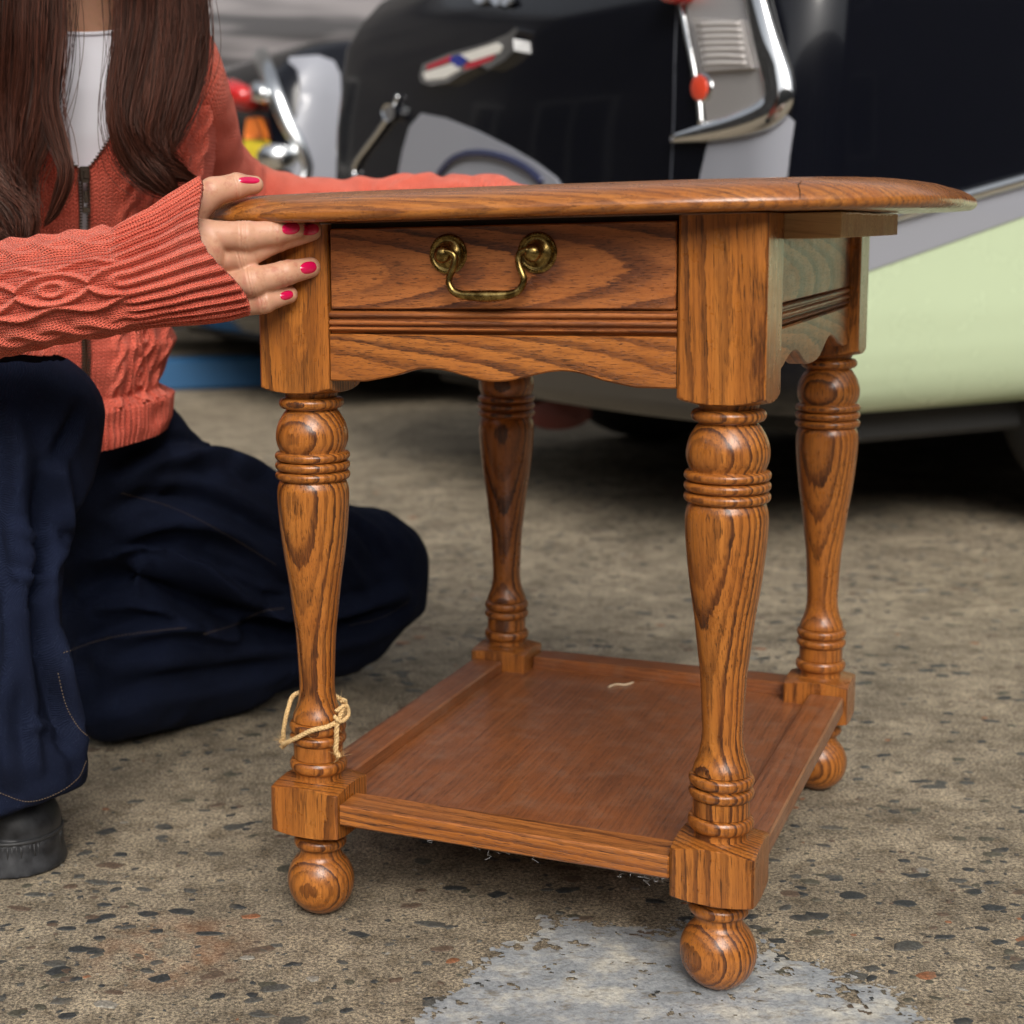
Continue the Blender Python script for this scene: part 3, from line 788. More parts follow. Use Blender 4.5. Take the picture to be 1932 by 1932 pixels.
# ---- body under the clothes and the two hands, one continuous skin
hip = np.array([-.27, 1.80, .30]); chest = np.array([-.255, 1.705, .60]); neck = np.array([-.238, 1.672, .77]); head = np.array([-.215, 1.625, .965])
LH = at(235, 935, 1.80); LK = at(672, 1085, 1.96); LA = at(215, 1325, 1.73)
RH = at(-60, 905, 1.86); RK = at(48, 812, 1.43); RA = at(20, 1470, 1.37)
LSh = at(330, 140, 1.69); LE = at(440, 385, 1.90); LW = at(975, 396, 1.845)
RSh = np.array([-.40, 1.64, .735]); RE = at(-190, 610, 1.33); RW = at(372, 478, 1.232)
def body_sdf(P):
    d = sd_ell(P, (hip+[0, 0, .02]), (.125, .095, .10))
    d = smin(d, sd_ell(P, (hip+chest)/2, (.095, .070, .14)), .05)
    d = smin(d, sd_ell(P, chest+[0, .0, .01], (.115, .068, .12)), .05)
    d = smin(d, sd_cone(P, RSh+[.03,0,-.02], LSh+[-.02,0,-.02], .032, .032), .03)
    d = smin(d, sd_cone(P, neck+[0, .01, -.03], head+[0, .03, -.06], .052, .046), .03)
    d = smin(d, sd_ell(P, head, (.072, .092, .112)), .02)
    d = smin(d, sd_ell(P, head+[.02, -.045, -.055], (.045, .045, .05)), .02)
    d = smin(d, sd_cone(P, head+[.028, -.085, .005], head+[.035, -.108, -.03], .007, .013), .008)
    d = smin(d, sd_cone(P, head+[.015, -.092, -.060], head+[.048, -.086, -.060], .006, .006), .004)
    for s in (-1, 1): d = smin(d, sd_ell(P, head+[s*.073, .01*s, -.01], (.010, .018, .030)), .006)
    for a, b, c, r0, r1, r2 in ((LH, LK, (LK*.45+LA*.55)+[0, .06, 0], .050, .034, .022), (RH, RK, RA+[0,.02,.03], .055, .040, .024), (LSh, LE, LW, .032, .025, .018)):
        d = smin(d, sd_cone(P, a, b, r0, r1), .03); d = smin(d, sd_cone(P, b, c, r1*.95, r2), .02)
    d = smin(d, sd_cone(P, RSh, RE, .032, .026), .03); d = smin(d, sd_cone(P, RE, RW, .026, .022), .02)
    return d
BV, BF = surface_nets(body_sdf, (-.56, 1.16, .03), (.36, 2.10, 1.12), .0085)

yb = on_plane(545, 470, TWp(0, -A, 0), ey)[1]          # depth of the leg block's face behind the finger tips
def chain(pts): return [(at(a, b, y), r) for a, b, y, r in pts]
fingers_r = {
 'index': chain([(330, 438, yb-.012, .0118), (385, 443, yb-.022, .0116), (462, 446, yb-.028, .0108), (520, 439, yb-.024, .0094), (560, 433, yb-.019, .0076)]),
 'middle': chain([(335, 470, yb-.004, .0118), (392, 490, yb-.012, .0108), (458, 484, yb-.020, .0103), (520, 455, yb-.014, .0090), (592, 436, yb-.0085, .0074)]),
 'ring': chain([(345, 520, yb-.008, .0112), (420, 543, yb-.016, .0108), (478, 531, yb-.026, .0108), (540, 515, yb-.018, .0096), (586, 505, yb-.0100, .0080)]),
 'little': chain([(360, 560, yb-.006, .0100), (445, 578, yb-.014, .0092), (497, 569, yb-.020, .0086), (545, 556, yb-.0100, .0070)]),
 'thumb': chain([(325, 450, yb+.004, .0160), (362, 400, yb+.002, .0130), (402, 362, yb+.002, .0112), (446, 351, yb+.010, .0100), (480, 349, yb+.016, .0072)]),
}
def hand_sdf(fingers, palm, wrist):
    def fn(P):
        d = sd_cone(P, palm[0], palm[1], palm[2], palm[3])
        if wrist is not None: d = smin(d, sd_cone(P, wrist, (palm[0]+palm[1])/2, .023, .024), .02)
        for nm, ch in fingers.items():
            f = None
            for (a, ra), (b, rb) in zip(ch[:-1], ch[1:]):
                s = sd_cone(P, a, b, ra, rb); f = s if f is None else smin(f, s, .003)
            # knuckle: slightly thicker, with fine creases across
            if nm != 'thumb':
                kn, kr = ch[2]
                t = (ch[3][0]-ch[1][0]); t = t/np.linalg.norm(t); u = (P-kn)@t
                f = f-.0009*np.exp(-(u/.0075)**2)
                for o in (-.0026, -.0004, .0018): f = f+.00065*np.exp(-((u-o)/.00075)**2)
                if len(ch) > 4:
                    k2 = ch[3][0]; u2 = (P-k2)@t
                    for o in (-.0008, .0008): f = f+.00045*np.exp(-((u2-o)/.0007)**2)
            else:
                k2 = ch[3][0]; t = ch[4][0]-ch[2][0]; t = t/np.linalg.norm(t); u2 = (P-k2)@t
                for o in (-.004, -.0018): f = f+.0006*np.exp(-((u2-o)/.0006)**2)
            d = smin(d, f, .0035)
        return d
    return fn
palm_r = (at(345, 440, yb+.004), at(352, 540, yb+.002), .0165, .0150)
allp = np.array([p for ch in fingers_r.values() for p, r in ch]+[RW])
HV, HF = surface_nets(hand_sdf(fingers_r, palm_r, RW), allp.min(0)-.028, allp.max(0)+.022, .00072)
# left hand, hooked over the far edge of the top
pl0 = at(1030, 405, 1.825); pl1 = at(1035, 450, 1.84)
fl = {}
for i, (nm, dx, L_) in enumerate((('index', 8, 1.), ('middle', 30, 1.08), ('ring', 50, 1.0), ('little', 68, .85))):
    fl[nm] = [(pl0+[dx*.0004, 0, -.012*i], .011), (pl0+[.032*L_, -.004, -.012-.013*i], .0105), (pl0+[.055*L_, -.020, -.014-.014*i], .0098), (pl0+[.068*L_, -.042, -.016-.014*i], .0088), (pl0+[.070*L_, -.058, -.016-.014*i], .0072)]
fl['thumb'] = [(pl0+[-.01, 0, .0], .014), (pl0+[.006, -.018, .012], .0115), (pl0+[.02, -.034, .016], .0105), (pl0+[.032, -.046, .014], .0095), (pl0+[.042, -.054, .011], .0075)]
alp = np.array([p for ch in fl.values() for p, r in ch]+[LW])
GVv, GFf = surface_nets(hand_sdf(fl, (pl0, pl0+[.005, 0, -.045], .016, .014), LW), alp.min(0)-.028, alp.max(0)+.02, .0022)
bodyV = np.vstack([BV, HV, GVv]); bodyF = np.vstack([BF, HF+len(BV), GFf+len(BV)+len(HV)])
body = ppart('body', bodyV, bodyF, M_SKIN)
M_NAIL = simple('magenta_nail_varnish', (.62, .004, .075), .08, coat=1.).m
ht = bvh(HV, HF)
def nail(px, py, wpx, hpx, ang, tip):
    ang = math.radians(ang); V = []; Fc = []; nr, na = 7, 28
    pts2 = []
    for i in range(nr):
        for j in range(na):
            a = j/na*2*PI; r = (i/(nr-1)); sx = math.copysign(abs(math.cos(a))**.85, math.cos(a)); sy = math.copysign(abs(math.sin(a))**.85, math.sin(a))
            if i == 0: sx = sy = 0
            x, y = wpx*r*sx, hpx*r*sy
            pts2.append((px+x*math.cos(ang)-y*math.sin(ang), py+x*math.sin(ang)+y*math.cos(ang), r))
    hits = [cast(ht, a, b, .0) for a, b, r in pts2]; last = cast(ht, px, py)
    nrm = -ray(px, py); nrm /= np.linalg.norm(nrm)
    if last is None: return
    Ys = last[1]
    for (a, b, r), h in zip(pts2, hits):
        if h is None or abs(h[1]-Ys) > .008: h = at(a, b, Ys+.003*r)
        V.append(h+nrm*(.0010-.0009*r**3))
    Fc = grid_faces(na, nr, True)
    ppart('fingernail', V, Fc, M_NAIL, body)
for q in ((549, 431, 17, 11.5, -8, 0), (584, 433, 18, 11, -6, 0), (582, 505, 15.5, 11.5, -12, 0), (541, 557, 12.5, 8.5, -14, 0), (470, 340, 20, 6.5, 2, 0)): nail(*q)

# ---- knitwear
def knit_mat():
    t = NT('coral_knit'); k = t.attr('knit'); u, v, z = t.sep(k)
    # stockinette: columns of little V shapes
    W_, Hh = .0031, .0024
    uu = t.math('DIVIDE', u, W_); fu = t.math('SUBTRACT', t.math('FRACT', uu), .5); au = t.math('ABSOLUTE', fu)
    vv = t.math('ADD', t.math('DIVIDE', v, Hh), t.math('MULTIPLY', au, 1.5)); fv = t.math('SUBTRACT', t.math('FRACT', vv), .5)
    s1 = t.math('COSINE', t.math('MULTIPLY', fv, 2*PI)); s2 = t.math('SINE', t.math('MULTIPLY', au, 2*PI))
    h = t.math('ADD', t.math('MULTIPLY', s1, .5), s2)
    fz = t.noise(t.obj(), 1400., 3., .7); md = t.noise(t.obj(), 40., 3., .6)
    c = t.ramp(md, [(.35, (.70, .115, .070)), (.6, (.80, .155, .098))])
    gap_shade = t.math('MULTIPLY', t.math('SUBTRACT', .35, h), .8, clamp=True)
    c = t.mix(t.math('MULTIPLY', gap_shade, .7), c, (.36, .045, .028))  # shade between the stitches put into the colour
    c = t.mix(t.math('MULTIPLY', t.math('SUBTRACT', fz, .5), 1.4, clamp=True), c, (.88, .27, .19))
    cav_shade = t.math('MULTIPLY', z, 1., clamp=True)
    c = t.mix(t.math('MULTIPLY', cav_shade, .75), c, (.40, .046, .028))  # shade in rib and cable recesses put into the colour
    t.P(Base_Color=c, Roughness=.92, Sheen_Weight=.35, Sheen_Roughness=.5, Normal=t.bump(t.math('ADD', h, t.math('MULTIPLY', fz, .6)), .0011, .9))
    t.b.inputs['Sheen Tint'].default_value = (1., .6, .5, 1); t.b.inputs['Specular IOR Level'].default_value = .2
    return t.m
M_KNIT = knit_mat()
def g_(x, w): return np.exp(-(x/w)**2)
def cable_h(u, v, kind):
    """height (m) of the cable pattern at u across, v along; kind 0 rope, 1 linked rings"""
    if kind == 0:
        P_ = .0265; B_ = .0058; ph = v/P_*PI
        a = B_*np.sin(ph); b = -a; top = np.cos(ph)
        ha = g_(u-a, .0045)*(1+.35*top); hb = g_(u-b, .0045)*(1-.35*top)
        return .0050*np.maximum(ha, hb)
    P_ = .050; ph = (v/P_) % 1.; s_n = np.sin(PI*ph)
    o = .0022+.0120*s_n**.7; b = .0245-.0070*s_n**2
    i_ = .0070*np.clip(s_n-.45, 0, 1)**.5
    ring = np.sqrt((u/.0062)**2+((ph-.5)*P_/.0085)**2)
    h = np.maximum.reduce([g_(u-o, .0030), g_(u+o, .0030), .9*g_(u-b, .0028), .9*g_(u+b, .0028), .75*np.exp(-((ring-1)/.38)**2)])
    return .0066*h
def knit_tube(ctrl, n, k, hfun, ref=(0, 1., 0), turnin=.03, name='sleeve', wr=0., wseed=0, cut=0., cutc=0.):
    """ctrl rows: px,py,Y,r_vertical,r_depth; last row is the open end"""
    P = catmull([at(a, b, y) for a, b, y, _, _ in ctrl], n); R = catmull([(c, d, 0) for _, _, _, c, d in ctrl], n)
    T, N, B = frames(P, np.array(ref))
    s = np.concatenate([[0], np.cumsum(np.linalg.norm(np.diff(P, axis=0), axis=1))]); v = s[-1]-s
    th = np.arange(k)/k*2*PI
    S, TH = np.meshgrid(v, th, indexing='ij')
    R0 = R[:, 0][:, None]; R1 = R[:, 1][:, None]
    mean = .5*(R0.mean()+R1.mean()); U = (TH+PI/2+PI) % (2*PI)-PI       # 0 on the camera side
    U = -U; u = U*mean
    h, cav_shade = hfun(u, S, TH)
    base = P[:, None]+N[:, None]*(R0*np.cos(TH))[..., None]+B[:, None]*(R1*np.sin(TH))[..., None]
    nr = N[:, None]*(np.cos(TH)/R0)[..., None]+B[:, None]*(np.sin(TH)/R1)[..., None]; nr /= np.linalg.norm(nr, axis=-1)[..., None]
    if wr: h = h+wr*(vnoise(base*[22, 22, 22], wseed)+.5*vnoise(base*50, wseed+1))
    if cut:
        ww = np.clip(1-S/.085, 0, 1)**1.3*np.clip(1, 0, 1); off_ = cut*np.exp(-((U+cutc)/.72)**2)*ww
        base = base-T[:, None]*off_[..., None]
        last_off = off_[-1]
    else: last_off = np.zeros(k)
    V = base+nr*h[..., None]
    K = np.stack([u, S, cav_shade], -1)
    rowsV = [V]; rowsK = [K]
    for q, (dr, back) in enumerate(((.0030, -.0010), (.0055, .002), (.0065, .008), (.0065, turnin))):
        j = -1; pb = P[-1]-T[-1]*back
        rowsV.append((pb+N[-1]*((R[-1, 0]-dr)*np.cos(th))[:, None]+B[-1]*((R[-1, 1]-dr)*np.sin(th))[:, None]+(nr[-1]*h[-1][:, None])-T[-1]*last_off[:, None])[None])
        kk = K[-1].copy(); kk[:, 1] -= back; kk[:, 2] = .6; rowsK.append(kk[None])
    V = np.vstack(rowsV); K = np.vstack(rowsK)
    return V.reshape(-1, 3), grid_faces(k, V.shape[0], True), K.reshape(-1, 3)
def sleeve_h(u, v, TH):
    cl = .080
    cuff = 1/(1+np.exp((v-cl)/.0025)); rib = np.cos(34*TH+.5*np.sin(v*60))
    h = cuff*(.0021*rib); cav_shade = cuff*np.clip(-rib, 0, 1)*.9
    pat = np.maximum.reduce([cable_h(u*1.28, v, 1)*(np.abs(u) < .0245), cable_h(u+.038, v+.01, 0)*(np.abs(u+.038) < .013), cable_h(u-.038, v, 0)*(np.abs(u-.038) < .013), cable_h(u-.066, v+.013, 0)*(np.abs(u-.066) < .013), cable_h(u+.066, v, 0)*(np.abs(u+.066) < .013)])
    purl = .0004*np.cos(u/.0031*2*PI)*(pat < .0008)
    h = h+(1-cuff)*(pat*.85+purl); cav_shade = cav_shade+(1-cuff)*np.clip(1-pat/.0016, 0, 1)*.55
    h = h-.0035*np.exp(-((v-cl-.004)/.005)**2)*.6
    return h, cav_shade
CUTC = -.20
V1, F1, K1 = knit_tube([(-420, 560, 1.42, .044, .042), (-260, 600, 1.345, .045, .042), (-130, 592, 1.285, .0430, .040), (0, 563, 1.245, .0405, .038), (110, 545, 1.222, .0385, .035), (225, 528, 1.212, .0385, .034), (300, 508, 1.214, .0445, .036), (370, 485, 1.222, .0515, .038), (424, 466, 1.228, .0555, .038)], 560, 420, sleeve_h, wr=.0018, wseed=11, cut=.023, cutc=CUTC)
# upper right arm, running from the elbow back up to the shoulder, outside the picture
V1b, F1b, K1b = knit_tube([(-470, 420, 1.50, .045, .045), (-440, 500, 1.46, .046, .046), (-400, 560, 1.41, .045, .045)], 12, 40, lambda u, v, t: (0*u, 0*u+.3), turnin=.005)
A0 = at(-455, 470, 1.47)
v_, f_ = tube(np.array([RSh, (RSh+A0)/2+[-.02, 0, -.02], A0]), [.055, .050, .046], 40, ref=(0, 1, .1)); V1c = np.asarray(v_); F1c = f_
def left_h(u, v, TH):
    fold = (.0022*np.sin(v/.041*2*PI+1.5*np.sin(TH*2)+6*vnoise(np.stack([v*14, TH, TH*0], -1), 4))+.003*vnoise(np.stack([v*30, TH*1.5, TH*0], -1), 9))*np.clip(1.2-v/.42, 0, 1)
    return fold, 0*u+.15
V2, F2, K2 = knit_tube([(300, 95, 1.70, .052, .052), (335, 150, 1.70, .050, .050), (375, 235, 1.76, .043, .045), (405, 315, 1.83, .041, .043), (450, 368, 1.885, .043, .042), (520, 388, 1.895, .041, .040), (640, 402, 1.885, .040, .040), (760, 398, 1.875, .040, .040), (880, 392, 1.86, .040, .038), (950, 402, 1.85, .038, .038), (1000, 420, 1.845, .034, .036)], 330, 90, left_h, ref=(0, 1., .0), wr=.003, wseed=5)

# torso: rows of (z, centre x, centre y, half width, half depth)
rows = [(.352, -.262, 1.745, .106, .112), (.366, -.262, 1.745, .111, .116), (.394, -.262, 1.742, .113, .117), (.408, -.262, 1.740, .098, .106), (.430, -.262, 1.738, .104, .114), (.462, -.260, 1.733, .114, .120), (.490, -.258, 1.728, .106, .112), (.54, -.255, 1.720, .116, .108), (.62, -.250, 1.708, .150, .108), (.68, -.249, 1.700, .160, .106), (.725, -.245, 1.695, .166, .098), (.758, -.244, 1.692, .160, .088), (.784, -.243, 1.688, .135, .076), (.800, -.242, 1.684, .095, .066), (.810, -.242, 1.682, .068, .060)]
RWS = np.array(rows)
PHI = math.radians(17); fr_v = np.array([math.sin(PHI), -math.cos(PHI), 0]); sd_v = np.array([math.cos(PHI), math.sin(PHI), 0])
def torso_pt(z, a, off=0.):
    """a: angle from the front centre, + towards the wearer's left (photo right)"""
    cx, cy, wd, dp = [np.interp(z, RWS[:, 0], RWS[:, i]) for i in range(1, 5)]
    wd = wd+off; dp = dp+off
    c = np.stack([cx, cy, z], -1)
    sa, ca = np.sin(a), np.cos(a)
    sx = np.sign(sa)*np.abs(sa)**.92; cx2 = np.sign(ca)*np.abs(ca)**.92
    return c+sd_v*(wd*sx)[..., None]+fr_v*(dp*cx2)[..., None]
ZA = .648
def open_half(z): return np.where(z > ZA, .030+.55*np.clip((z-ZA)/.14, 0, 1)**.9, .022)
nz_, na_ = 340, 520
zz_ = catmull([(z, 0, 0) for z in RWS[:, 0]], nz_)[:, 0]; zz_ = np.maximum.accumulate(zz_)+np.arange(nz_)*1e-7
for i in range(1, 5):
    pass
s01 = np.linspace(0, 1, na_)
Zg = np.repeat(zz_[:, None], na_, 1); oh = open_half(Zg); Ag = oh+(2*PI-2*oh)*s01[None, :]
Pt = torso_pt(Zg, Ag)
ctr = Pt.mean(1, keepdims=True); nr = Pt-ctr; nr[..., 2] = 0; nr /= np.linalg.norm(nr, axis=-1)[..., None]
ug = (((Ag+PI) % (2*PI))-PI)*.125; hem = Zg < .398
ribh = np.cos(ug/.0068*2*PI)
hh = np.where(hem, .0018*ribh, 0)
pat = np.maximum.reduce([cable_h(np.abs(ug)-.036, Zg, 0)*(np.abs(np.abs(ug)-.036) < .014), cable_h(np.abs(ug)-.075, Zg, 1)*(np.abs(np.abs(ug)-.075) < .024), cable_h(np.abs(ug)-.118, Zg, 0)*(np.abs(np.abs(ug)-.118) < .014)])
hh = np.where(hem, hh, pat*.9)
band = np.abs(ug) < .016                                       # front bands beside the zip
hh = np.where(band & ~hem, .0006*np.cos(ug/.0035*2*PI), hh)
hh = hh+.006*vnoise(Pt*[20, 20, 30], 21)*np.clip((Zg-.40)/.02, 0, 1)+.003*vnoise(Pt*45, 22)
torso_cav_shade = np.where(hem, np.clip(-ribh, 0, 1)*.9, np.clip(1-pat/.0016, 0, 1)*.5)
Pt = Pt+nr*hh[..., None]
Pt[..., 2] += np.clip(1-(Zg-.35)/.14, 0, 1)*.16*((Pt-np.array([-.262, 1.74, 0]))@sd_v)
TVV = Pt.reshape(-1, 3); TKK = np.stack([ug, Zg, torso_cav_shade], -1).reshape(-1, 3); TFF = grid_faces(na_, nz_)
inn = (Pt-nr*.004).reshape(-1, 3); TFI = grid_faces(na_, nz_)[:, ::-1]+len(TVV)
# close the front edges and hem
e = []
for j in range(nz_-1):
    for c0_, flip in ((0, True), (na_-1, False)):
        a, b = j*na_+c0_, (j+1)*na_+c0_; q = [a, b, b+len(TVV), a+len(TVV)]
        e.append(q[::-1] if flip else q)
for i in range(na_-1): e.append([i+1, i, i+len(TVV), i+1+len(TVV)])
LVv = [TVV, inn, V1, V1c, V2]; n0 = 0
CF = [TFF, TFI, np.array(e)]
TK7 = TKK*[.60, .60, 1]; K27 = K2*[.55, .55, 1]
CKn = [TK7, TK7, K1, np.c_[V1c[:, 0], V1c[:, 2], 0*V1c[:, 0]+.2], K27]
o1_ = 2*len(TVV); CF.append(F1+o1_); o2_ = o1_+len(V1)
quads_c = np.array([f for f in F1c if len(f) == 4]); CF.append(quads_c+o2_); CF.append(F2+o2_+len(V1c))
cardV = np.vstack(LVv); cardF = np.vstack(CF)
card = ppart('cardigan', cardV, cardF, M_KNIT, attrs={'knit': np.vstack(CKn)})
# zip: teeth down both edges, slider and pull
zt = []
def front_edge(z, s, off): 
    z = np.atleast_1d(z); return torso_pt(z, s*open_half(z), off)
for s in (-1, 1):
    for z in np.arange(.40, .79, .0030):
        p = front_edge(z, s*.93, .004)[0]; q = front_edge(z+.0016, s*.93, .004)[0]
        b = box(-.0017, .0017, -.0013, .0013, -.0008, .0008); v = np.asarray(b[0])
        V = p+v[:, :1]*sd_v+v[:, 1:2]*fr_v+v[:, 2:]*ez; zt.append((V, b[1]))
zv, zf = join(zt); M_ZIP = simple('antique_zip_metal', (.11, .085, .065), .35, .9).m
tag(ppart('zip_teeth', zv, zf, M_ZIP, card, smooth=False), kind='stuff')
sl = torso_pt(np.array([ZA-.006]), np.array([0.0]), .010)[0]
pz = []
for a in (box(-.0055, .0055, -.003, .003, -.008, .006, .0015), box(-.0022, .0022, .003, .006, -.006, .002, .0008),
          box(-.0042, -.0024, .0025, .0045, -.036, -.006, .0006), box(.0024, .0042, .0025, .0045, -.036, -.006, .0006), box(-.0042, .0042, .0025, .0045, -.040, -.034, .0006), box(-.0042, .0042, .0025, .0045, -.010, -.006, .0006), box(-.0020, .0020, .0030, .0042, -.030, -.018, .0004)):
    v = np.asarray(a[0]); pz.append((sl+v[:, :1]*sd_v+v[:, 1:2]*fr_v+v[:, 2:]*ez, a[1]))
v, f = join(pz); ppart('zip_pull', v, f, M_ZIP, card, smooth=True, sharp=30)

# ---- white T-shirt
zs_ = np.linspace(.55, .802, 90); as_ = np.linspace(-1.5, 1.5, 120)
Zg, Ag = np.meshgrid(zs_, as_, indexing='ij')
dip = np.clip((Zg-.70)/.09, 0, 1)
Zt = Zg-.022*np.exp(-(Ag/.75)**2)*dip
Pt = torso_pt(Zt, Ag, -.009); Pt = Pt+fr_v*(.0025*vnoise(Pt*[30, 30, 14], 31))[..., None]
t_ = NT('white_jersey'); t_.P(Base_Color=(.86, .85, .92), Roughness=.85, Normal=t_.bump(t_.noise(t_.obj(), 900., 2., .5), .0003, .4))
back_ = Pt+(Pt-Pt.mean(1, keepdims=True))*-.03
V = np.vstack([Pt.reshape(-1, 3), back_.reshape(-1, 3)]); Fg = grid_faces(120, 90); Fb = Fg[:, ::-1]+len(Pt.reshape(-1, 3))
n_ = 90*120; rim = np.array([[89*120+i, 89*120+i+1, n_+89*120+i+1, n_+89*120+i] for i in range(119)])
tee = ppart('t_shirt', V, np.vstack([Fg, Fb, rim]), t_.m)
rb = Pt[-1]; v, f = tube(rb[6:-6]+fr_v*.001, .0022, 8); ppart('neckband', v, f, t_.m, tee)

# ---- jeans
def denim():
    t = NT('dark_denim'); p = t.obj(); x, y, z = t.sep(p)
    tw_ = t.math('SINE', t.math('MULTIPLY', t.math('ADD', t.math('ADD', x, y), t.math('MULTIPLY', z, -1.15)), 2*PI/.0023))
    n = t.noise(p, 5., 3., .6); f = t.noise(t.vmath('MULTIPLY', p, (900., 900., 500.)), 1., 3., .7); m = t.noise(p, 60., 4., .7)
    c = t.ramp(n, [(.38, (.0035, .0055, .016)), (.62, (.0065, .0105, .030))])
    sp = t.math('MULTIPLY', t.math('SUBTRACT', f, .60), 5., clamp=True)
    c = t.mix(t.math('MULTIPLY', sp, .55), c, (.10, .125, .19))
    c = t.mix(t.math('MULTIPLY', t.math('MULTIPLY_ADD', tw_, .5, .5), .28), c, (.018, .025, .052))
    c = t.mix(t.math('MULTIPLY', t.math('SUBTRACT', m, .56), 1.2, clamp=True), c, (.018, .028, .060))
    t.P(Base_Color=c, Roughness=.85, Sheen_Weight=.0, Normal=t.bump(t.math('ADD', tw_, f), .0004, .6)); t.b.inputs['Specular IOR Level'].default_value = .12
    return t.m
M_DENIM = denim()
def bump_seg(pts, r): return [(at(a, b, y), r) for a, b, y in pts]
folds = [([(235, 900, 1.735), (330, 885, 1.765), (440, 905, 1.82), (540, 960, 1.88)], .012), ([(240, 985, 1.715), (350, 975, 1.76), (450, 990, 1.81), (600, 1050, 1.885)], .010),
         ([(260, 1085, 1.70), (400, 1105, 1.785), (520, 1140, 1.85), (620, 1165, 1.90)], .012), ([(400, 1195, 1.81), (480, 1165, 1.83), (580, 1135, 1.88), (700, 1125, 1.905)], .009),
         ([(190, 1250, 1.685), (300, 1245, 1.735), (420, 1235, 1.80)], .012),
         ([(20, 1000, 1.358), (45, 1150, 1.350), (30, 1300, 1.342), (50, 1430, 1.330)], .007), ([(95, 980, 1.385), (85, 1100, 1.378), (92, 1250, 1.366), (118, 1400, 1.355)], .007), ([(150, 850, 1.42), (120, 950, 1.40)], .008)]
folds = [bump_seg(a, r) for a, r in folds]
def jeans_sdf(P):
    d = sd_ell(P, hip+[.0, .0, .03], (.135, .115, .105))
    l = sd_cone(P, LH, LK, .088, .083); knee = sd_cone(P, at(690, 1085, 1.965), at(640, 1160, 1.955), .080, .070); l = smin(l, knee, .03)
    sh = sd_cone(P, at(640, 1165, 1.965), at(420, 1245, 1.86), .066, .062); sh = smin(sh, sd_cone(P, at(420, 1245, 1.86), at(215, 1300, 1.745), .062, .062), .03); l = smin(l, sh, .022); l = smin(l, sd_cone(P, at(250, 1120, 1.79), at(600, 1130, 1.97), .085, .075), .035); l = smin(l, sd_cone(P, at(225, 1000, 1.81), at(225, 1230, 1.78), .085, .075), .03)
    d = smin(d, l, .03)
    r = sd_cone(P, RH, at(35, 812, 1.455), .088, .072); r = smin(r, sd_cone(P, at(52, 800, 1.430), at(20, 860, 1.42), .0655, .066), .03)
    r = smin(r, sd_cone(P, at(22, 900, 1.425), at(-8, 1150, 1.405), .060, .051), .03); r = smin(r, sd_cone(P, at(-8, 1150, 1.405), at(30, 1415, 1.375), .051, .058), .03)
    cutz = at(36, 1478, 1.36)[2]
    # flare towards the hem, then a flat cut
    r = smin(r, sd_cone(P, at(10, 1300, 1.39), at(30, 1530, 1.372), .050, .067), .02)
    d = np.minimum(d, r) if False else smin(d, r, .012)
    for f in folds:
        for (a, ra), (b, rb_) in zip(f[:-1], f[1:]): d = smin(d, sd_cone(P, a, b, ra, rb_), .022)
    d = d+.0035*np.sin(P[..., 2]*70+P[..., 0]*38+9*P[..., 1])*np.sin(P[..., 0]*33-P[..., 1]*21)*.6
    n2 = np.array([.38, -.30, -1.]); n2 /= np.linalg.norm(n2)
    near = (P[..., 1] < 1.56)
    plane = (P-at(36, 1528, 1.31))@n2
    d = np.where(near, np.maximum(d, plane), d)
    return np.maximum(d, .002-P[..., 2])
JV, JF = surface_nets(jeans_sdf, (-.56, 1.24, -.01), (.24, 2.12, .47), .0050)
for _ in range(2):                                        # a little smoothing keeps the folds soft
    e_ = np.vstack([JF[:, [0, 1]], JF[:, [1, 2]], JF[:, [2, 3]], JF[:, [3, 0]]]); acc = np.zeros_like(JV); cn = np.zeros(len(JV))
    np.add.at(acc, e_[:, 0], JV[e_[:, 1]]); np.add.at(acc, e_[:, 1], JV[e_[:, 0]]); np.add.at(cn, e_.ravel(), 1); JV = .5*JV+.5*acc/cn[:, None]
JV = JV+.0022*np.stack([vnoise(JV*[26, 26, 18], 41+i)+.5*vnoise(JV*55, 44+i) for i in range(3)], 1)
jt0 = bvh(JV, JF)
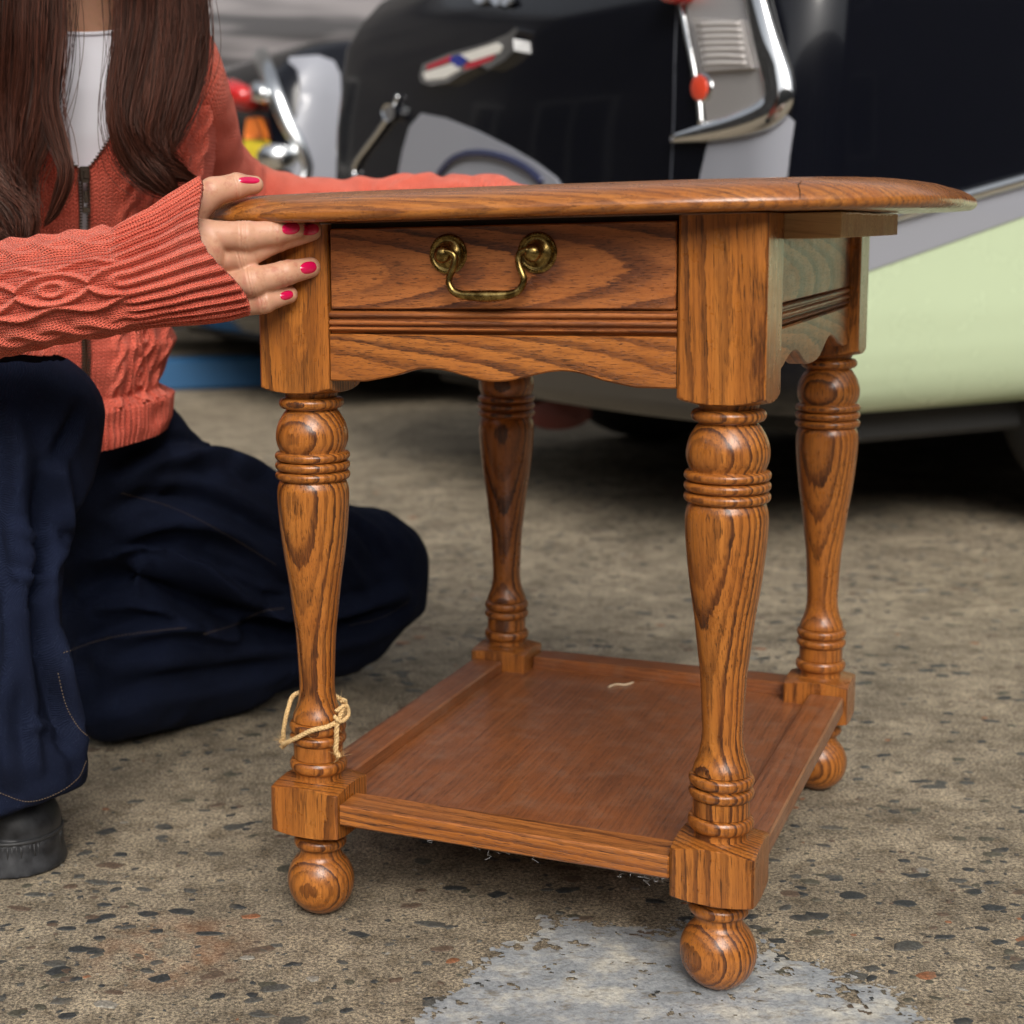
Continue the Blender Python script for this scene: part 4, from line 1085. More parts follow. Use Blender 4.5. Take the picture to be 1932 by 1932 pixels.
FD = [([(225, 905), (300, 868), (400, 862), (500, 900), (580, 960)], .010, .016), ([(215, 960), (300, 935), (400, 945), (520, 1010)], -.009, .014), ([(235, 1010), (330, 985), (430, 1005), (560, 1085)], .008, .013),
      ([(130, 1120), (200, 1090), (290, 1100), (400, 1150), (500, 1185), (620, 1180), (740, 1160)], -.020, .022), ([(300, 1050), (380, 1080), (450, 1125), (540, 1150)], .010, .013), ([(350, 1170), (430, 1195), (480, 1165), (540, 1140), (640, 1150), (760, 1120)], .011, .014),
      ([(150, 1235), (260, 1195), (360, 1180)], .009, .012), ([(170, 1330), (280, 1290), (420, 1270), (560, 1240)], -.007, .018), ([(600, 945), (680, 1000), (720, 1060)], -.006, .014), ([(560, 1000), (640, 1050), (690, 1110)], .006, .014),
      ([(180, 1060), (260, 1040), (330, 1050)], .006, .007), ([(190, 1150), (270, 1140), (340, 1165)], .006, .007), ([(430, 1080), (500, 1110), (560, 1120)], .005, .007), ([(600, 1190), (680, 1180), (750, 1150)], .005, .007), ([(480, 1010), (540, 1050), (600, 1100)], .005, .008), ([(240, 870), (320, 845), (400, 838)], .004, .007), ([(30, 1000), (60, 1020), (95, 1010)], .004, .006), ([(20, 1080), (60, 1095), (100, 1085)], .004, .006), ([(40, 1380), (90, 1370), (140, 1400)], .004, .007), ([(15, 760), (40, 860), (30, 980), (50, 1100)], .008, .014), ([(70, 880), (78, 1000), (70, 1130), (90, 1280), (120, 1400)], -.011, .012), ([(110, 860), (125, 960), (105, 1060)], .007, .010), ([(10, 1100), (25, 1230), (10, 1360), (20, 1470)], .008, .013),
      ([(110, 1200), (122, 1300), (140, 1390), (155, 1450)], .007, .010), ([(45, 1200), (55, 1330), (70, 1450)], .006, .010), ([(150, 770), (120, 830), (100, 870)], -.006, .010)]
def vnormals(V, F):
    a = np.cross(V[F[:, 2]]-V[F[:, 0]], V[F[:, 3]]-V[F[:, 1]]); N = np.zeros_like(V)
    for i in range(4): np.add.at(N, F[:, i], a)
    return N/np.maximum(np.linalg.norm(N, axis=1), 1e-12)[:, None]
JN = vnormals(JV, JF); disp = np.zeros(len(JV))
for pts_, amp, wd in FD:
    c3 = [cast(jt0, a, b) for a, b in catmull([(x, y, 0) for x, y in pts_], 28)[:, :2]]; c3 = [q for q in c3 if q is not None]
    if len(c3) < 3: continue
    d = np.full(len(JV), 9.); tb_ = np.zeros(len(JV))
    for i, (p, q) in enumerate(zip(c3[:-1], c3[1:])):
        if np.linalg.norm(q-p) > .08: continue
        ab = q-p; t = np.clip(((JV-p)@ab)/max(ab@ab, 1e-9), 0, 1); dd2 = np.linalg.norm(JV-p-t[:, None]*ab, axis=1); m = dd2 < d; d[m] = dd2[m]; tb_[m] = (i+t[m])/len(c3)
    disp += amp*(np.exp(-(d/(wd*.62))**2)-.35*np.exp(-((d-wd*1.25)/(wd*.6))**2))*np.sin(PI*np.clip(tb_, 0.02, .98))**.5
JV = JV+JN*(1.7*disp)[:, None]
JV = JV+JN*(.0012*vnoise(JV*[70, 70, 40], 77))[:, None]
jeans = ppart('jeans', JV, JF, M_DENIM)
jt = bvh(JV, JF)
M_STI = simple('tan_stitching', (.17, .12, .075), .8).m
def stitch(pts, name='stitching', step=5., r=.00045, fade=False):
    c = catmull([(a, b, 0) for a, b in pts], int(sum(math.hypot(pts[i+1][0]-pts[i][0], pts[i+1][1]-pts[i][1]) for i in range(len(pts)-1))/step)*2)
    out = []
    for i in range(0, len(c)-1, 2):
        a, b = cast(jt, c[i, 0], c[i, 1], .0004), cast(jt, c[i+1, 0], c[i+1, 1], .0004)
        if a is None or b is None or np.linalg.norm(a-b) > .02: continue
        m = (a+b)/2-ray(c[i, 0], c[i, 1])*.0004
        out.append(tube(np.array([a, m, b]), r, 4, ref=(.3, .2, .9)))
    if out:
        v, f = join(out); tag(ppart(name, v, f, M_STI, jeans), kind='stuff')
stitch([(0, 1496), (50, 1512), (100, 1500), (145, 1470), (163, 1435)])
stitch([(110, 1270), (125, 1330), (150, 1375), (180, 1398)])
stitch([(120, 1232), (200, 1205), (300, 1190), (350, 1185)])
stitch([(385, 1196), (440, 1180), (490, 1155), (535, 1148)]); stitch([(230, 930), (330, 960), (430, 1010), (520, 1065)], r=.0003)
stitch([(660, 1180), (720, 1165), (770, 1135)], r=.0003)

# ---- shoes
def rubber():
    t = NT('black_rubber'); n = t.noise(t.obj(), 70., 4., .6)
    t.P(Base_Color=t.ramp(n, [(.35, (.012, .013, .016)), (.7, (.045, .047, .052))]), Roughness=t.math('MULTIPLY_ADD', n, .3, .3)); return t.m
M_SHOE = rubber()
toe = floor_at(28, 1622); dirv = np.array([.93, -.36, 0]); dirv /= np.linalg.norm(dirv)
def shoe(toe, dirv, name='shoe', h=.004):
    heel = toe-dirv*.185; side = np.array([-dirv[1], dirv[0], 0])
    def fn(P):
        up = sd_cone(P, heel+[0, 0, .060], toe+[0, 0, .046], .040, .030); up = smin(up, sd_ell(P, toe+dirv*.006+[0, 0, .040], (.040, .040, .032)), .015)
        up = smin(up, sd_cone(P, heel+dirv*.03+[0, 0, .06], heel+dirv*.035+[0, 0, .13], .040, .036), .03)
        up = np.maximum(up, .016-P[..., 2])
        q = P.copy(); q[..., 2] = 0; a = heel.copy(); b = toe.copy(); a[2] = b[2] = 0
        s = sd_cone(q, a, b, .038, .044); zc = np.abs(P[..., 2]-.0175)-.0165
        dd_ = np.maximum(s-.006*np.clip((.03-P[..., 2])/.03, 0, 1), zc); dd_ = smin(-smin(-(s-.002), -zc, .006), dd_, .001)
        ang = (P-toe)@side; t_r = np.where((P[..., 2] > .018) & (P[..., 2] < .031), .0009*np.sin(ang/.0032*2*PI), 0)
        return np.minimum(up, dd_+t_r)
    pts_ = np.array([toe, heel]); return surface_nets(fn, pts_.min(0)-[.065, .065, .004], pts_.max(0)+[.065, .065, .14], .0028)
v, f = shoe(toe, dirv); sh1 = ppart('shoe', v, f, M_SHOE)
rg = []; sdv = np.array([-dirv[1], dirv[0], 0])
for i in range(46):
    a = math.radians(-118+236*i/45); o = toe*[1, 1, 0]+(dirv*math.cos(a)+sdv*math.sin(a))*.0452
    rg.append(tube(np.array([o+[0, 0, .0165], o+[0, 0, .0235], o+[0, 0, .0300]]), .0011, 5, ref=(1, .2, 0)))
for z_, r_0 in ((.0325, .0022), (.0145, .0016)):
    P = np.array([toe*[1, 1, 0]+(dirv*math.cos(a)+sdv*math.sin(a))*.0448+[0, 0, z_] for a in np.radians(np.linspace(-125, 125, 50))]); rg.append(tube(P, r_0, 8))
v, f = join(rg); tag(ppart('sole_ridges', v, f, simple('worn_black_sole', (.035, .036, .038), .45).m, sh1), kind='stuff')
d2 = np.array([-.55, -.8, 0.]); d2 /= np.linalg.norm(d2); t2 = floor_at(215, 1400); v, f = shoe(t2+[0, .06, 0], d2); ppart('shoe', v, f, M_SHOE)

# ---- hair
def hair_mat(name, a, b, rough=.34):
    t = NT(name); r = t.attr('tone', 'Fac'); c = t.ramp(r, [(0., a), (1., b)])
    t.P(Base_Color=c, Roughness=rough, Specular_Tint=(.9, .6, .5, 1.)); t.b.inputs['Specular IOR Level'].default_value = .42
    return t.m
M_HAIR = hair_mat('brown_hair', (.007, .0020, .0015), (.110, .034, .020))
cap = lambda P: np.minimum(np.maximum(sd_ell(P, head+[-.004, .012, .012], (.083, .104, .122)), -(P@np.array([.2, -1., -.55])*-1+(head@np.array([.2, -1., -.55]))+.060)), 9)
CV_, CF_ = surface_nets(lambda P: np.maximum(sd_ell(P, head+[-.004, .012, .012], (.083, .104, .122)), (P-(head+[.012, -.055, .01]))@np.array([.15, -.85, -.5])), head-.15, head+.16, .006)
locks = [ # px, py, Y, half width px, thickness m
 ([(60, -330, 1.58, 40), (5, -120, 1.54, 60), (-5, 40, 1.53, 66), (-5, 200, 1.53, 62), (0, 330, 1.52, 52), (32, 410, 1.50, 38), (58, 455, 1.49, 20)], .022, 520),
 ([(95, -330, 1.58, 30), (75, -120, 1.54, 42), (72, 20, 1.525, 44), (66, 150, 1.52, 42), (52, 260, 1.515, 36), (36, 350, 1.51, 26), (60, 440, 1.50, 14)], .016, 420),
 ([(110, -300, 1.58, 16), (104, -60, 1.535, 18), (100, 80, 1.52, 18), (92, 190, 1.51, 16), (112, 270, 1.505, 15), (126, 330, 1.50, 12), (105, 395, 1.50, 9), (82, 428, 1.50, 3)], .008, 170),
 ([(-60, 200, 1.53, 30), (-55, 300, 1.50, 40), (-20, 370, 1.49, 44), (25, 430, 1.485, 36), (40, 475, 1.485, 10)], .016, 330),
 ([(200, -330, 1.58, 25), (250, -120, 1.56, 36), (256, 20, 1.555, 40), (245, 110, 1.545, 36), (232, 190, 1.535, 30), (235, 250, 1.53, 28), (262, 305, 1.53, 28), (305, 345, 1.53, 22), (345, 380, 1.54, 6)], .018, 440),
 ([(235, -330, 1.60, 30), (310, -120, 1.58, 44), (322, 20, 1.57, 48), (312, 120, 1.56, 46), (296, 200, 1.55, 40), (285, 255, 1.545, 32), (300, 300, 1.545, 26), (335, 325, 1.55, 16), (368, 338, 1.56, 4)], .020, 520),
 ([(240, -330, 1.62, 16), (355, -110, 1.60, 26), (364, 0, 1.59, 26), (368, 90, 1.585, 24), (360, 160, 1.58, 20), (338, 230, 1.57, 16), (305, 290, 1.56, 12), (275, 330, 1.555, 3)], .014, 260),
]
HVl = []; HFl = []; HT = []; n0 = 0; NS = 30; r_ = np.random.default_rng(3)
for ctrl, thick, ns in locks:
    C_ = catmull([at(a, b, y) for a, b, y, _ in ctrl], NS); Wd = catmull([(hw*y/F, 0, 0) for _, _, y, hw in ctrl], NS)[:, 0]; Wd = np.maximum(Wd, .001)
    T, N, B = frames(C_, np.array([0, 1., 0]))           # N across the picture, B roughly in depth
    t01 = np.linspace(0, 1, NS)
    nclump = max(6, ns//16); cc = r_.uniform(-1, 1, (nclump, 2)); cc[:, 1] *= .8
    for i in range(int(ns*1.8)):
        if r_.random() < .72:
            c0 = cc[r_.integers(nclump)]; a0, b0 = c0[0]+r_.normal(0, .14), c0[1]+r_.normal(0, .14)
            a1, b1 = c0[0]+r_.normal(0, .05), c0[1]+r_.normal(0, .06)
        else:
            a0, b0 = r_.uniform(-1, 1), r_.uniform(-1, 1); a1, b1 = a0+r_.normal(0, .15), b0
        c0w = float(cc[0, 0])*2+a0*.8; ph = r_.uniform(0, 6.28); am = r_.uniform(0, .10); ln_ = r_.uniform(.86, 1.0)
        if r_.random() < .09: am = am*5+.10; a0 *= 1.5; a1 *= 1.45
        tt_ = t01*ln_; idx_ = tt_*(NS-1); i0 = np.clip(idx_.astype(int), 0, NS-2); fr = (idx_-i0)[:, None]
        c = C_[i0]*(1-fr)+C_[i0+1]*fr; wd = Wd[i0]*(1-fr[:, 0])+Wd[i0+1]*fr[:, 0]
        al = a0+(a1-a0)*t01+am*np.sin(t01*7+ph); bl = b0+(b1-b0)*t01+am*np.cos(t01*6+ph)
        cw = .30*np.clip(t01-.40, 0, 1)*np.sin(t01*16+3*c0w)+.05*np.sin(t01*9+c0w*5); al = al+cw
        P = c+N[i0]*(al*wd)[:, None]+B[i0]*(bl*thick*np.sqrt(np.maximum(.05, 1-np.minimum(1, np.abs(al))**2)))[:, None]
        rad = np.where(t01 > .9, .00033*(1.02-t01)/.12, .00033)
        k = 3; an = np.arange(k)/k*2*PI
        V = P[:, None]+rad[:, None, None]*(np.cos(an)[None, :, None]*N[i0][:, None]+np.sin(an)[None, :, None]*B[i0][:, None])
        HVl.append(V.reshape(-1, 3)); HFl.append(grid_faces(k, NS, True)+n0); n0 += NS*k
        HT.append(np.full(NS*k, np.clip(.32+.30*r_.normal()+.25*(a0 > 0)*r_.random(), 0, 1)))
    # dark heart of the lock
    k = 16; an = np.arange(k)/k*2*PI
    V = C_[:, None]+(Wd*.80)[:, None, None]*np.cos(an)[None, :, None]*N[:, None]+thick*.55*np.sin(an)[None, :, None]*B[:, None]+B[:, None]*.004
    V[-3:] = C_[-3:, None]+(V[-3:]-C_[-3:, None])*.35
    HVl.append(V.reshape(-1, 3)); HFl.append(grid_faces(k, NS, True)+n0); n0 += NS*k; HT.append(np.full(NS*k, .0))
HVl.append(CV_); HFl.append(CF_+n0); HT.append(np.full(len(CV_), .2))
hair = ppart('hair', np.vstack(HVl), np.vstack(HFl), M_HAIR, attrs={'tone': np.concatenate(HT)})

from mathutils.geometry import delaunay_2d_cdt
# ================================================================ CARS
RD = np.array([-.40, .917, 0]); RD /= np.linalg.norm(RD); SD = np.array([RD[1], -RD[0], 0])
def car_outline(z, L, W, rho, n=14, off=0.):
    """points (a along the side from the tail, b across the tail) for a height"""
    so_ = np.interp(z, [.255, .262, .275, .295, .325, .365, .43, .60, .90, 1.08, 1.16, 1.21], [-.085, -.066, -.048, -.031, -.017, -.006, .003, .012, .008, -.010, -.05, -.12])+off
    ro_ = np.interp(z, [.255, .32, .50, .62, .85, 1.05, 1.14, 1.21], [-.08, .0, .025, .018, .010, -.015, -.07, -.20])+off
    a0, a1, b0, b1 = -ro_, L+so_, -so_, W+so_; r = rho
    P = []
    def arc(cx, cy, t0, t1):
        for t in np.linspace(t0, t1, n): P.append((cx+r*math.cos(t), cy+r*math.sin(t)))
    for a in np.linspace(a1-r, a0+r, 30)[:-1]: P.append((a, b0))
    arc(a0+r, b0+r, -PI/2, -PI)
    for b in np.linspace(b0+r, b1-r, 26)[1:-1]: P.append((a0-.02*math.sin(PI*(b-b0)/(b1-b0)), b))
    arc(a0+r, b1-r, PI, PI/2)
    for a in np.linspace(a0+r, a1-r, 30)[1:]: P.append((a, b1))
    arc(a1-r, b1-r, PI/2, 0); arc(a1-r, b0+r, 0, -PI/2)
    return np.array(P)
def make_car(K, paint_m, label, L=4.7, W=1.76, zsc=1.0):
    K = np.array([K[0], K[1], 0.]); root = empty('car', K+SD*L/2+RD*W/2, math.atan2(SD[1], SD[0])); tag(root, label, 'car')
    c = np.array(root.location)
    loc = lambda Wv: np.stack([(Wv-c)@SD, (Wv-c)@RD, Wv[:, 2]], 1)
    zs = [.255, .262, .275, .295, .325, .365, .43, .45, .55, .65, .75, .85, .95, 1.04, 1.10, 1.15, 1.185, 1.205]
    V = []
    for z in zs:
        o = car_outline(z, L, W, .11); V.append(K+o[:, :1]*SD+o[:, 1:]*RD+z*(1+(zsc-1)*(z-.255)/.95)*ez)
    n = len(V[0])
    cen = V[-1].mean(0)
    for k, dz in ((.9, .02), (.5, .04), (.02, .05)): V.append(cen+(V[len(zs)-1]-cen)*[k, k, 1]+[0, 0, dz])
    V.append(V[0]*1.0); V[-1] = V[0].mean(0)+(V[0]-V[0].mean(0))*[.02, .02, 1]
    order = [V[-1]]+V[:-1]; Vv = np.vstack(order); Fc = grid_faces(n, len(order), True)
    def part(name, V, F_, m, parent=None, **kw): return new_mesh(name, loc(np.asarray(V, float)), F_, m, parent or root, **kw)
    body_ = part('body', Vv, Fc, paint_m, sharp=70)
    # greenhouse and roof
    o = car_outline(.8, L, W, .25); mid = o.mean(0)
    def ring(kx0, kx1, inset, z):
        q = o.copy(); q[:, 0] = np.interp(q[:, 0], [0, L], [kx0, kx1]); q[:, 1] = mid[1]+(q[:, 1]-mid[1])*(1-inset); return K+q[:, :1]*SD+q[:, 1:]*RD+z*ez
    zo = 1.20*zsc; gl = [ring(1.05, 3.55, .16, zo), ring(1.45, 3.25, .26, zo+.35), ring(1.9, 2.8, .7, zo+.37)]
    part('windows', np.vstack(gl), grid_faces(n, 3, True), M_GLASS)
    rf = [ring(1.40, 3.30, .24, zo+.345), ring(1.42, 3.28, .26, zo+.39), ring(1.7, 3.0, .5, zo+.425), ring(2.3, 2.4, .98, zo+.43)]
    part('roof', np.vstack(rf), grid_faces(n, 4, True), paint_m)
    ub = box(.25, L-.25, .12, W-.12, .20, .30, .01); v = np.asarray(ub[0]); part('underbody', K+v[:, :1]*SD+v[:, 1:2]*RD+v[:, 2:]*ez, ub[1], M_UNDER, smooth=False)
    for a in (.95, L-.9):
        for b, sg in ((.10, -1), (W-.10, 1)):
            wv, wf = lathe([(.19, -.09), (.315, -.085), (.332, -.05), (.332, .05), (.315, .085), (.19, .09)], 40); wv = np.stack([wv[:, 0], wv[:, 2], wv[:, 1]], 1)
            q = K+SD*a+RD*b+wv[:, :1]*SD+wv[:, 1:2]*RD+(wv[:, 2:]+.332)*ez; wh = part('wheel', q, wf, M_TYRE, sharp=40)
            wv, wf = lathe([(.03, .10), (.10, .095), (.17, .085), (.192, .060), (.192, -.06)], 32); wv = np.stack([wv[:, 0], sg*wv[:, 2], wv[:, 1]], 1)
            q = K+SD*a+RD*b+wv[:, :1]*SD+wv[:, 1:2]*RD+(wv[:, 2:]+.332)*ez; part('hubcap', q, wf, M_CHROME, wh, sharp=40)
    tree = bvh(Vv, Fc)
    return root, K, part, tree, body_
_g = simple('tinted_glass', (.01, .012, .014), .03, coat=1.); M_GLASS = _g.m
def solid(tree, poly, lift, th, dome=0.):
    """polygon given in photo points, laid on the car's skin, with its own thickness"""
    tri = None; nb = len(poly)
    if not dome and nb >= 5:
        poly = [tuple(map(float, q)) for q in poly]; pa_ = np.array(poly)
        mn, mx = pa_.min(0), pa_.max(0); stp = max(8., float((mx-mn).max())/14)
        gxx, gyy = np.meshgrid(np.arange(mn[0], mx[0], stp), np.arange(mn[1], mx[1], stp)); gg = np.c_[gxx.ravel(), gyy.ravel()]
        gg = gg[poly_dist(gg, pa_) > stp*.35]
        r_ = delaunay_2d_cdt([Vector(q) for q in poly]+[Vector(q) for q in gg], [(i, (i+1) % nb) for i in range(nb)], [], 1, 1e-4)
        if len(r_[0]) == nb+len(gg): poly = [tuple(q) for q in r_[0]]; tri = r_[2]
    P = []; N_ = []
    for a, b in poly:
        d = ray(a, b); d = d/np.linalg.norm(d); h = tree.ray_cast(Vector(CAM), Vector(d))
        if h[0] is None: return None
        nn = np.array(h[1]); nn = nn if nn@d < 0 else -nn; P.append(np.array(h[0])); N_.append(nn)
    P = np.array(P); n_ = np.mean(N_, 0); n_ /= np.linalg.norm(n_); N_ = np.array(N_); n = len(P)
    c = P.mean(0); inn = c+(P-c)*.86
    if tri is not None:
        m_ = len(P); V = np.vstack([P-N_*.006, P+N_*(lift+th)])
        a0 = np.cross(V[m_+tri[0][1]]-V[m_+tri[0][0]], V[m_+tri[0][2]]-V[m_+tri[0][0]])@n_ > 0
        return V, [tuple(m_+i for i in (t if a0 else t[::-1])) for t in tri]+[(i, (i+1) % nb, m_+(i+1) % nb, m_+i) for i in range(nb)]
    if not dome:
        V = np.vstack([P-n_*.01, P+n_*(lift+th)]); return V, [tuple(q) for q in grid_faces(n, 2, True)]+[tuple(range(n, 2*n))]
    V = np.vstack([P-n_*.01, P+n_*lift, P+n_*(lift+th*.7), inn+n_*(lift+th), (c+n_*(lift+th+dome))[None]])
    Fc = [tuple(q) for q in grid_faces(n, 4, True)]+[(3*n+i, 3*n+(i+1) % n, 4*n) for i in range(n)]
    return V, Fc
def bar(tree, pts, r, flat=.55, lift=.004, n=40, k=12):
    C3 = []; NN = []
    for a, b in catmull([(x, y, 0) for x, y in pts], n)[:, :2]:
        d = ray(a, b); d = d/np.linalg.norm(d); h = tree.ray_cast(Vector(CAM), Vector(d))
        if h[0] is None: continue
        nn = np.array(h[1]); nn = nn if nn@d < 0 else -nn; C3.append(np.array(h[0])+nn*lift); NN.append(nn)
    C3 = np.array(C3); NN = np.array(NN)
    for _ in range(4): NN[1:-1] = (NN[:-2]+NN[1:-1]+NN[2:])/3; C3[1:-1] = .25*C3[:-2]+.5*C3[1:-1]+.25*C3[2:]
    NN /= np.linalg.norm(NN, axis=1)[:, None]
    T = np.gradient(C3, axis=0); T /= np.linalg.norm(T, axis=1)[:, None]; B = np.cross(T, NN)
    R = np.interp(np.linspace(0, 1, len(C3)), np.linspace(0, 1, len(r)), r) if hasattr(r, '__len__') else np.full(len(C3), r)
    a = np.arange(k)/k*2*PI
    V = C3[:, None]+R[:, None, None]*(np.cos(a)[None, :, None]*B[:, None]+flat*np.sin(a)[None, :, None]*NN[:, None])
    Fc = [tuple(q) for q in grid_faces(k, len(C3), True)]+[tuple(range(k))[::-1], tuple(range((len(C3)-1)*k, len(C3)*k))]
    return V.reshape(-1, 3), Fc
def ell_pts(cx, cy, rx, ry, n=20, rot=0.):
    return [(cx+rx*math.cos(t)*math.cos(rot)-ry*math.sin(t)*math.sin(rot), cy+rx*math.cos(t)*math.sin(rot)+ry*math.sin(t)*math.cos(rot)) for t in np.arange(n)/n*2*PI]

KA = at(1492, 700, 2.50)
rootA, KAw, partA, treeA, bodyA = make_car(KA, M_BLACK, 'glossy black classic car with mint green lower side and chrome tail trim behind the table')
def pa(name, g, m, parent=None, **kw):
    if g is not None: return partA(name, g[0], g[1], m, parent, **kw)
# mint lower side and the moulding above it
def side_pt(t, z, off):
    t = np.asarray(t, float); z = np.asarray(z, float)
    so_ = np.interp(z, [.255, .262, .275, .295, .325, .365, .43, .60, .90, 1.08, 1.16, 1.21], [-.085, -.066, -.048, -.031, -.017, -.006, .003, .012, .008, -.010, -.05, -.12])+off
    return KAw+t[..., None]*SD-so_[..., None]*RD+z[..., None]*ez
def side_tz(px, py):
    q = on_plane(px, py, KAw, RD)-KAw; return q@SD, q[2]
(tA, zA), (tB, zB) = side_tz(1640, 508), side_tz(1932, 404); mS = (zB-zA)/(tB-tA)
line = lambda t: np.minimum(zA+mS*(t-tA), .93)
(t3, z3), (t4, z4) = side_tz(1850, 368), side_tz(1932, 345); m2 = (z4-z3)/(t4-t3)
line2 = lambda t: np.minimum(z3+m2*(t-t3), .965)
tg = np.linspace(.10, 4.5, 120); sg = np.linspace(0, 1, 24)
T_, S_ = np.meshgrid(tg, sg, indexing='ij'); Z_ = .262+(line(T_)-.262)*S_
def shell(T_, Z_, o0, o1):
    a = side_pt(T_, Z_, o1); n0, n1 = T_.shape; b = side_pt(T_, Z_, o0)
    V = np.vstack([a.reshape(-1, 3), b.reshape(-1, 3)]); f = grid_faces(n1, n0); N_ = n0*n1
    rim = []
    for j in range(n0-1):
        for c in (0, n1-1): p, q = j*n1+c, (j+1)*n1+c; rim.append([p, q, q+N_, p+N_])
    for c in range(n1-1):
        for j in (0, n0-1): p, q = j*n1+c, j*n1+c+1; rim.append([p, q, q+N_, p+N_])
    return V, np.vstack([f, f[:, ::-1]+N_, np.array(rim)])
pa('mint_side_panel', shell(T_, Z_, -.002, .004), M_MINT, sharp=50)
Z2 = line(T_)+.001+(line2(T_)-line(T_)-.002)*S_
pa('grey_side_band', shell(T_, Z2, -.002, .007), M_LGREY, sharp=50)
ts = np.linspace(.10, 4.5, 120); P_ = side_pt(ts, line2(ts)+.009, .010)
vv, ff = tube(P_, .0105, 12, ref=tuple(RD)); pa('side_moulding', (vv, ff), M_CHROMEW)
# tail lamp housing at the near corner
pa('tail_lamp_plate', solid(treeA, [(1292, -60), (1420, -60), (1428, 20), (1448, 110), (1458, 165), (1440, 205), (1400, 225), (1340, 236), (1328, 150), (1305, 40)], .002, .006), simple('worn_chrome_plate', (.62, .60, .59), .42, .75).m, sharp=40)
lens = pa('clear_lamp_lens', solid(treeA, [(1322, 36), (1412, 40), (1424, 90), (1432, 130), (1345, 136), (1332, 85)], .008, .010), simple('clear_ribbed_lens', (.36, .34, .33), .18, coat=1.).m, sharp=40)
for i in range(7):
    y_ = 50+12*i; pa('lens_rib', bar(treeA, [(1332+i*1.6, y_), (1375+i*1.6, y_-2), (1412+i*2, y_-1)], .0035, .8, .018, 8, 6), simple('lens_rib', (.55, .52, .50), .15, coat=1.).m if i == 0 else bpy.data.materials['lens_rib'], lens)
for i in range(9):
    pa('lamp_notch', solid(treeA, ell_pts(1424+2.3*i, 12+14*i, 5.5, 4, 8), .008, .002), M_DARK)
pa('round_reflector', solid(treeA, ell_pts(1329, 166, 16, 25, 24, .05), .009, .004, .0015), M_ORED)
pa('reflector_bezel', solid(treeA, ell_pts(1333, 166, 19, 28, 24, .05), .006, .004, .0005), M_CHROME)
pa('red_tail_lamp', solid(treeA, ell_pts(1292, -8, 27, 20, 20), .015, .02, .006), M_RED)
pa('chrome_tail_trim', bar(treeA, [(1418, -80), (1432, 0), (1450, 80), (1470, 150), (1472, 190), (1448, 218), (1400, 236), (1340, 250), (1276, 262)], [.021, .021, .022, .024, .026, .026, .021, .016, .007], .5, .010, 60, 16), M_CHROME)
pa('lamp_edge_trim', bar(treeA, [(1283, -60), (1296, 30), (1312, 110), (1325, 180), (1330, 235)], .0055, .8, .008, 30, 10), M_CHROME)
pa('panel_gap', bar(treeA, [(1283, -60), (1274, 80), (1272, 200), (1268, 300), (1262, 400)], .0022, .5, .0005, 24, 6), simple('panel_gap', (.05, .055, .07), .4).m)
pa('tail_grey_reflection', solid(treeA, [(1340, 268), (1410, 255), (1455, 240), (1484, 215), (1500, 230), (1490, 300), (1478, 420), (1310, 420), (1325, 330)], .0015, .003), M_LGREY, sharp=40)  # grey reflection on the lower body, put into the colour of a patch
# trunk emblem: enamelled crossed flags in a chrome wing
em = pa('trunk_emblem', solid(treeA, [(806, 146), (812, 124), (860, 104), (935, 84), (972, 68), (990, 54), (994, 60), (984, 76), (986, 98), (968, 116), (936, 134), (922, 126), (884, 142), (862, 158), (828, 164), (810, 158)], .008, .012), M_CHROME, sharp=30)
for pts_, m in (([(884, 106), (956, 84), (964, 90), (958, 102), (906, 119)], M_WHITE), ([(898, 122), (950, 106), (944, 116), (912, 130), (890, 134)], M_CRED), ([(822, 126), (866, 108), (872, 116), (846, 127), (822, 135)], M_CRED),
                ([(814, 140), (848, 130), (872, 122), (884, 134), (856, 150), (820, 154)], M_WHITE), ([(864, 110), (886, 106), (898, 114), (890, 126), (876, 130), (868, 121)], M_BLUE)):
    g = solid(treeA, pts_, .019, .003); pa('enamel_flag', g, m, em, sharp=30)
for cx_ in (915, 945, 962): pa('trunk_script', solid(treeA, [(cx_-14, -6), (cx_+12, -10), (cx_+14, 6), (cx_-2, 13), (cx_-14, 8)], .004, .006), M_CHROME)
# low trunk patch: pale grey reflection put into its colour, with a raised arc
pa('trunk_grey_reflection', solid(treeA, [(752, 345), (762, 290), (776, 240), (798, 214), (840, 222), (900, 246), (960, 276), (1010, 305), (1050, 335), (1075, 370), (1060, 420), (760, 420)], .0015, .004), M_LGREY, sharp=40)
pa('trunk_arc_trim', bar(treeA, [(835, 330), (860, 302), (900, 290), (950, 296), (1000, 318), (1030, 345)], .010, .6, .010, 30, 10), simple('dark_blue_trim', (.02, .025, .07), .25, coat=.5).m)
pa('far_tail_trim', bar(treeA, [(757, 180), (742, 215), (715, 255), (688, 290), (672, 320), (680, 350)], [.006, .010, .008, .008, .010, .010], .7, .008, 30, 10), M_CHROME)
pa('far_lamp', solid(treeA, ell_pts(748, 214, 12, 16, 14), .01, .012), M_CHROME)
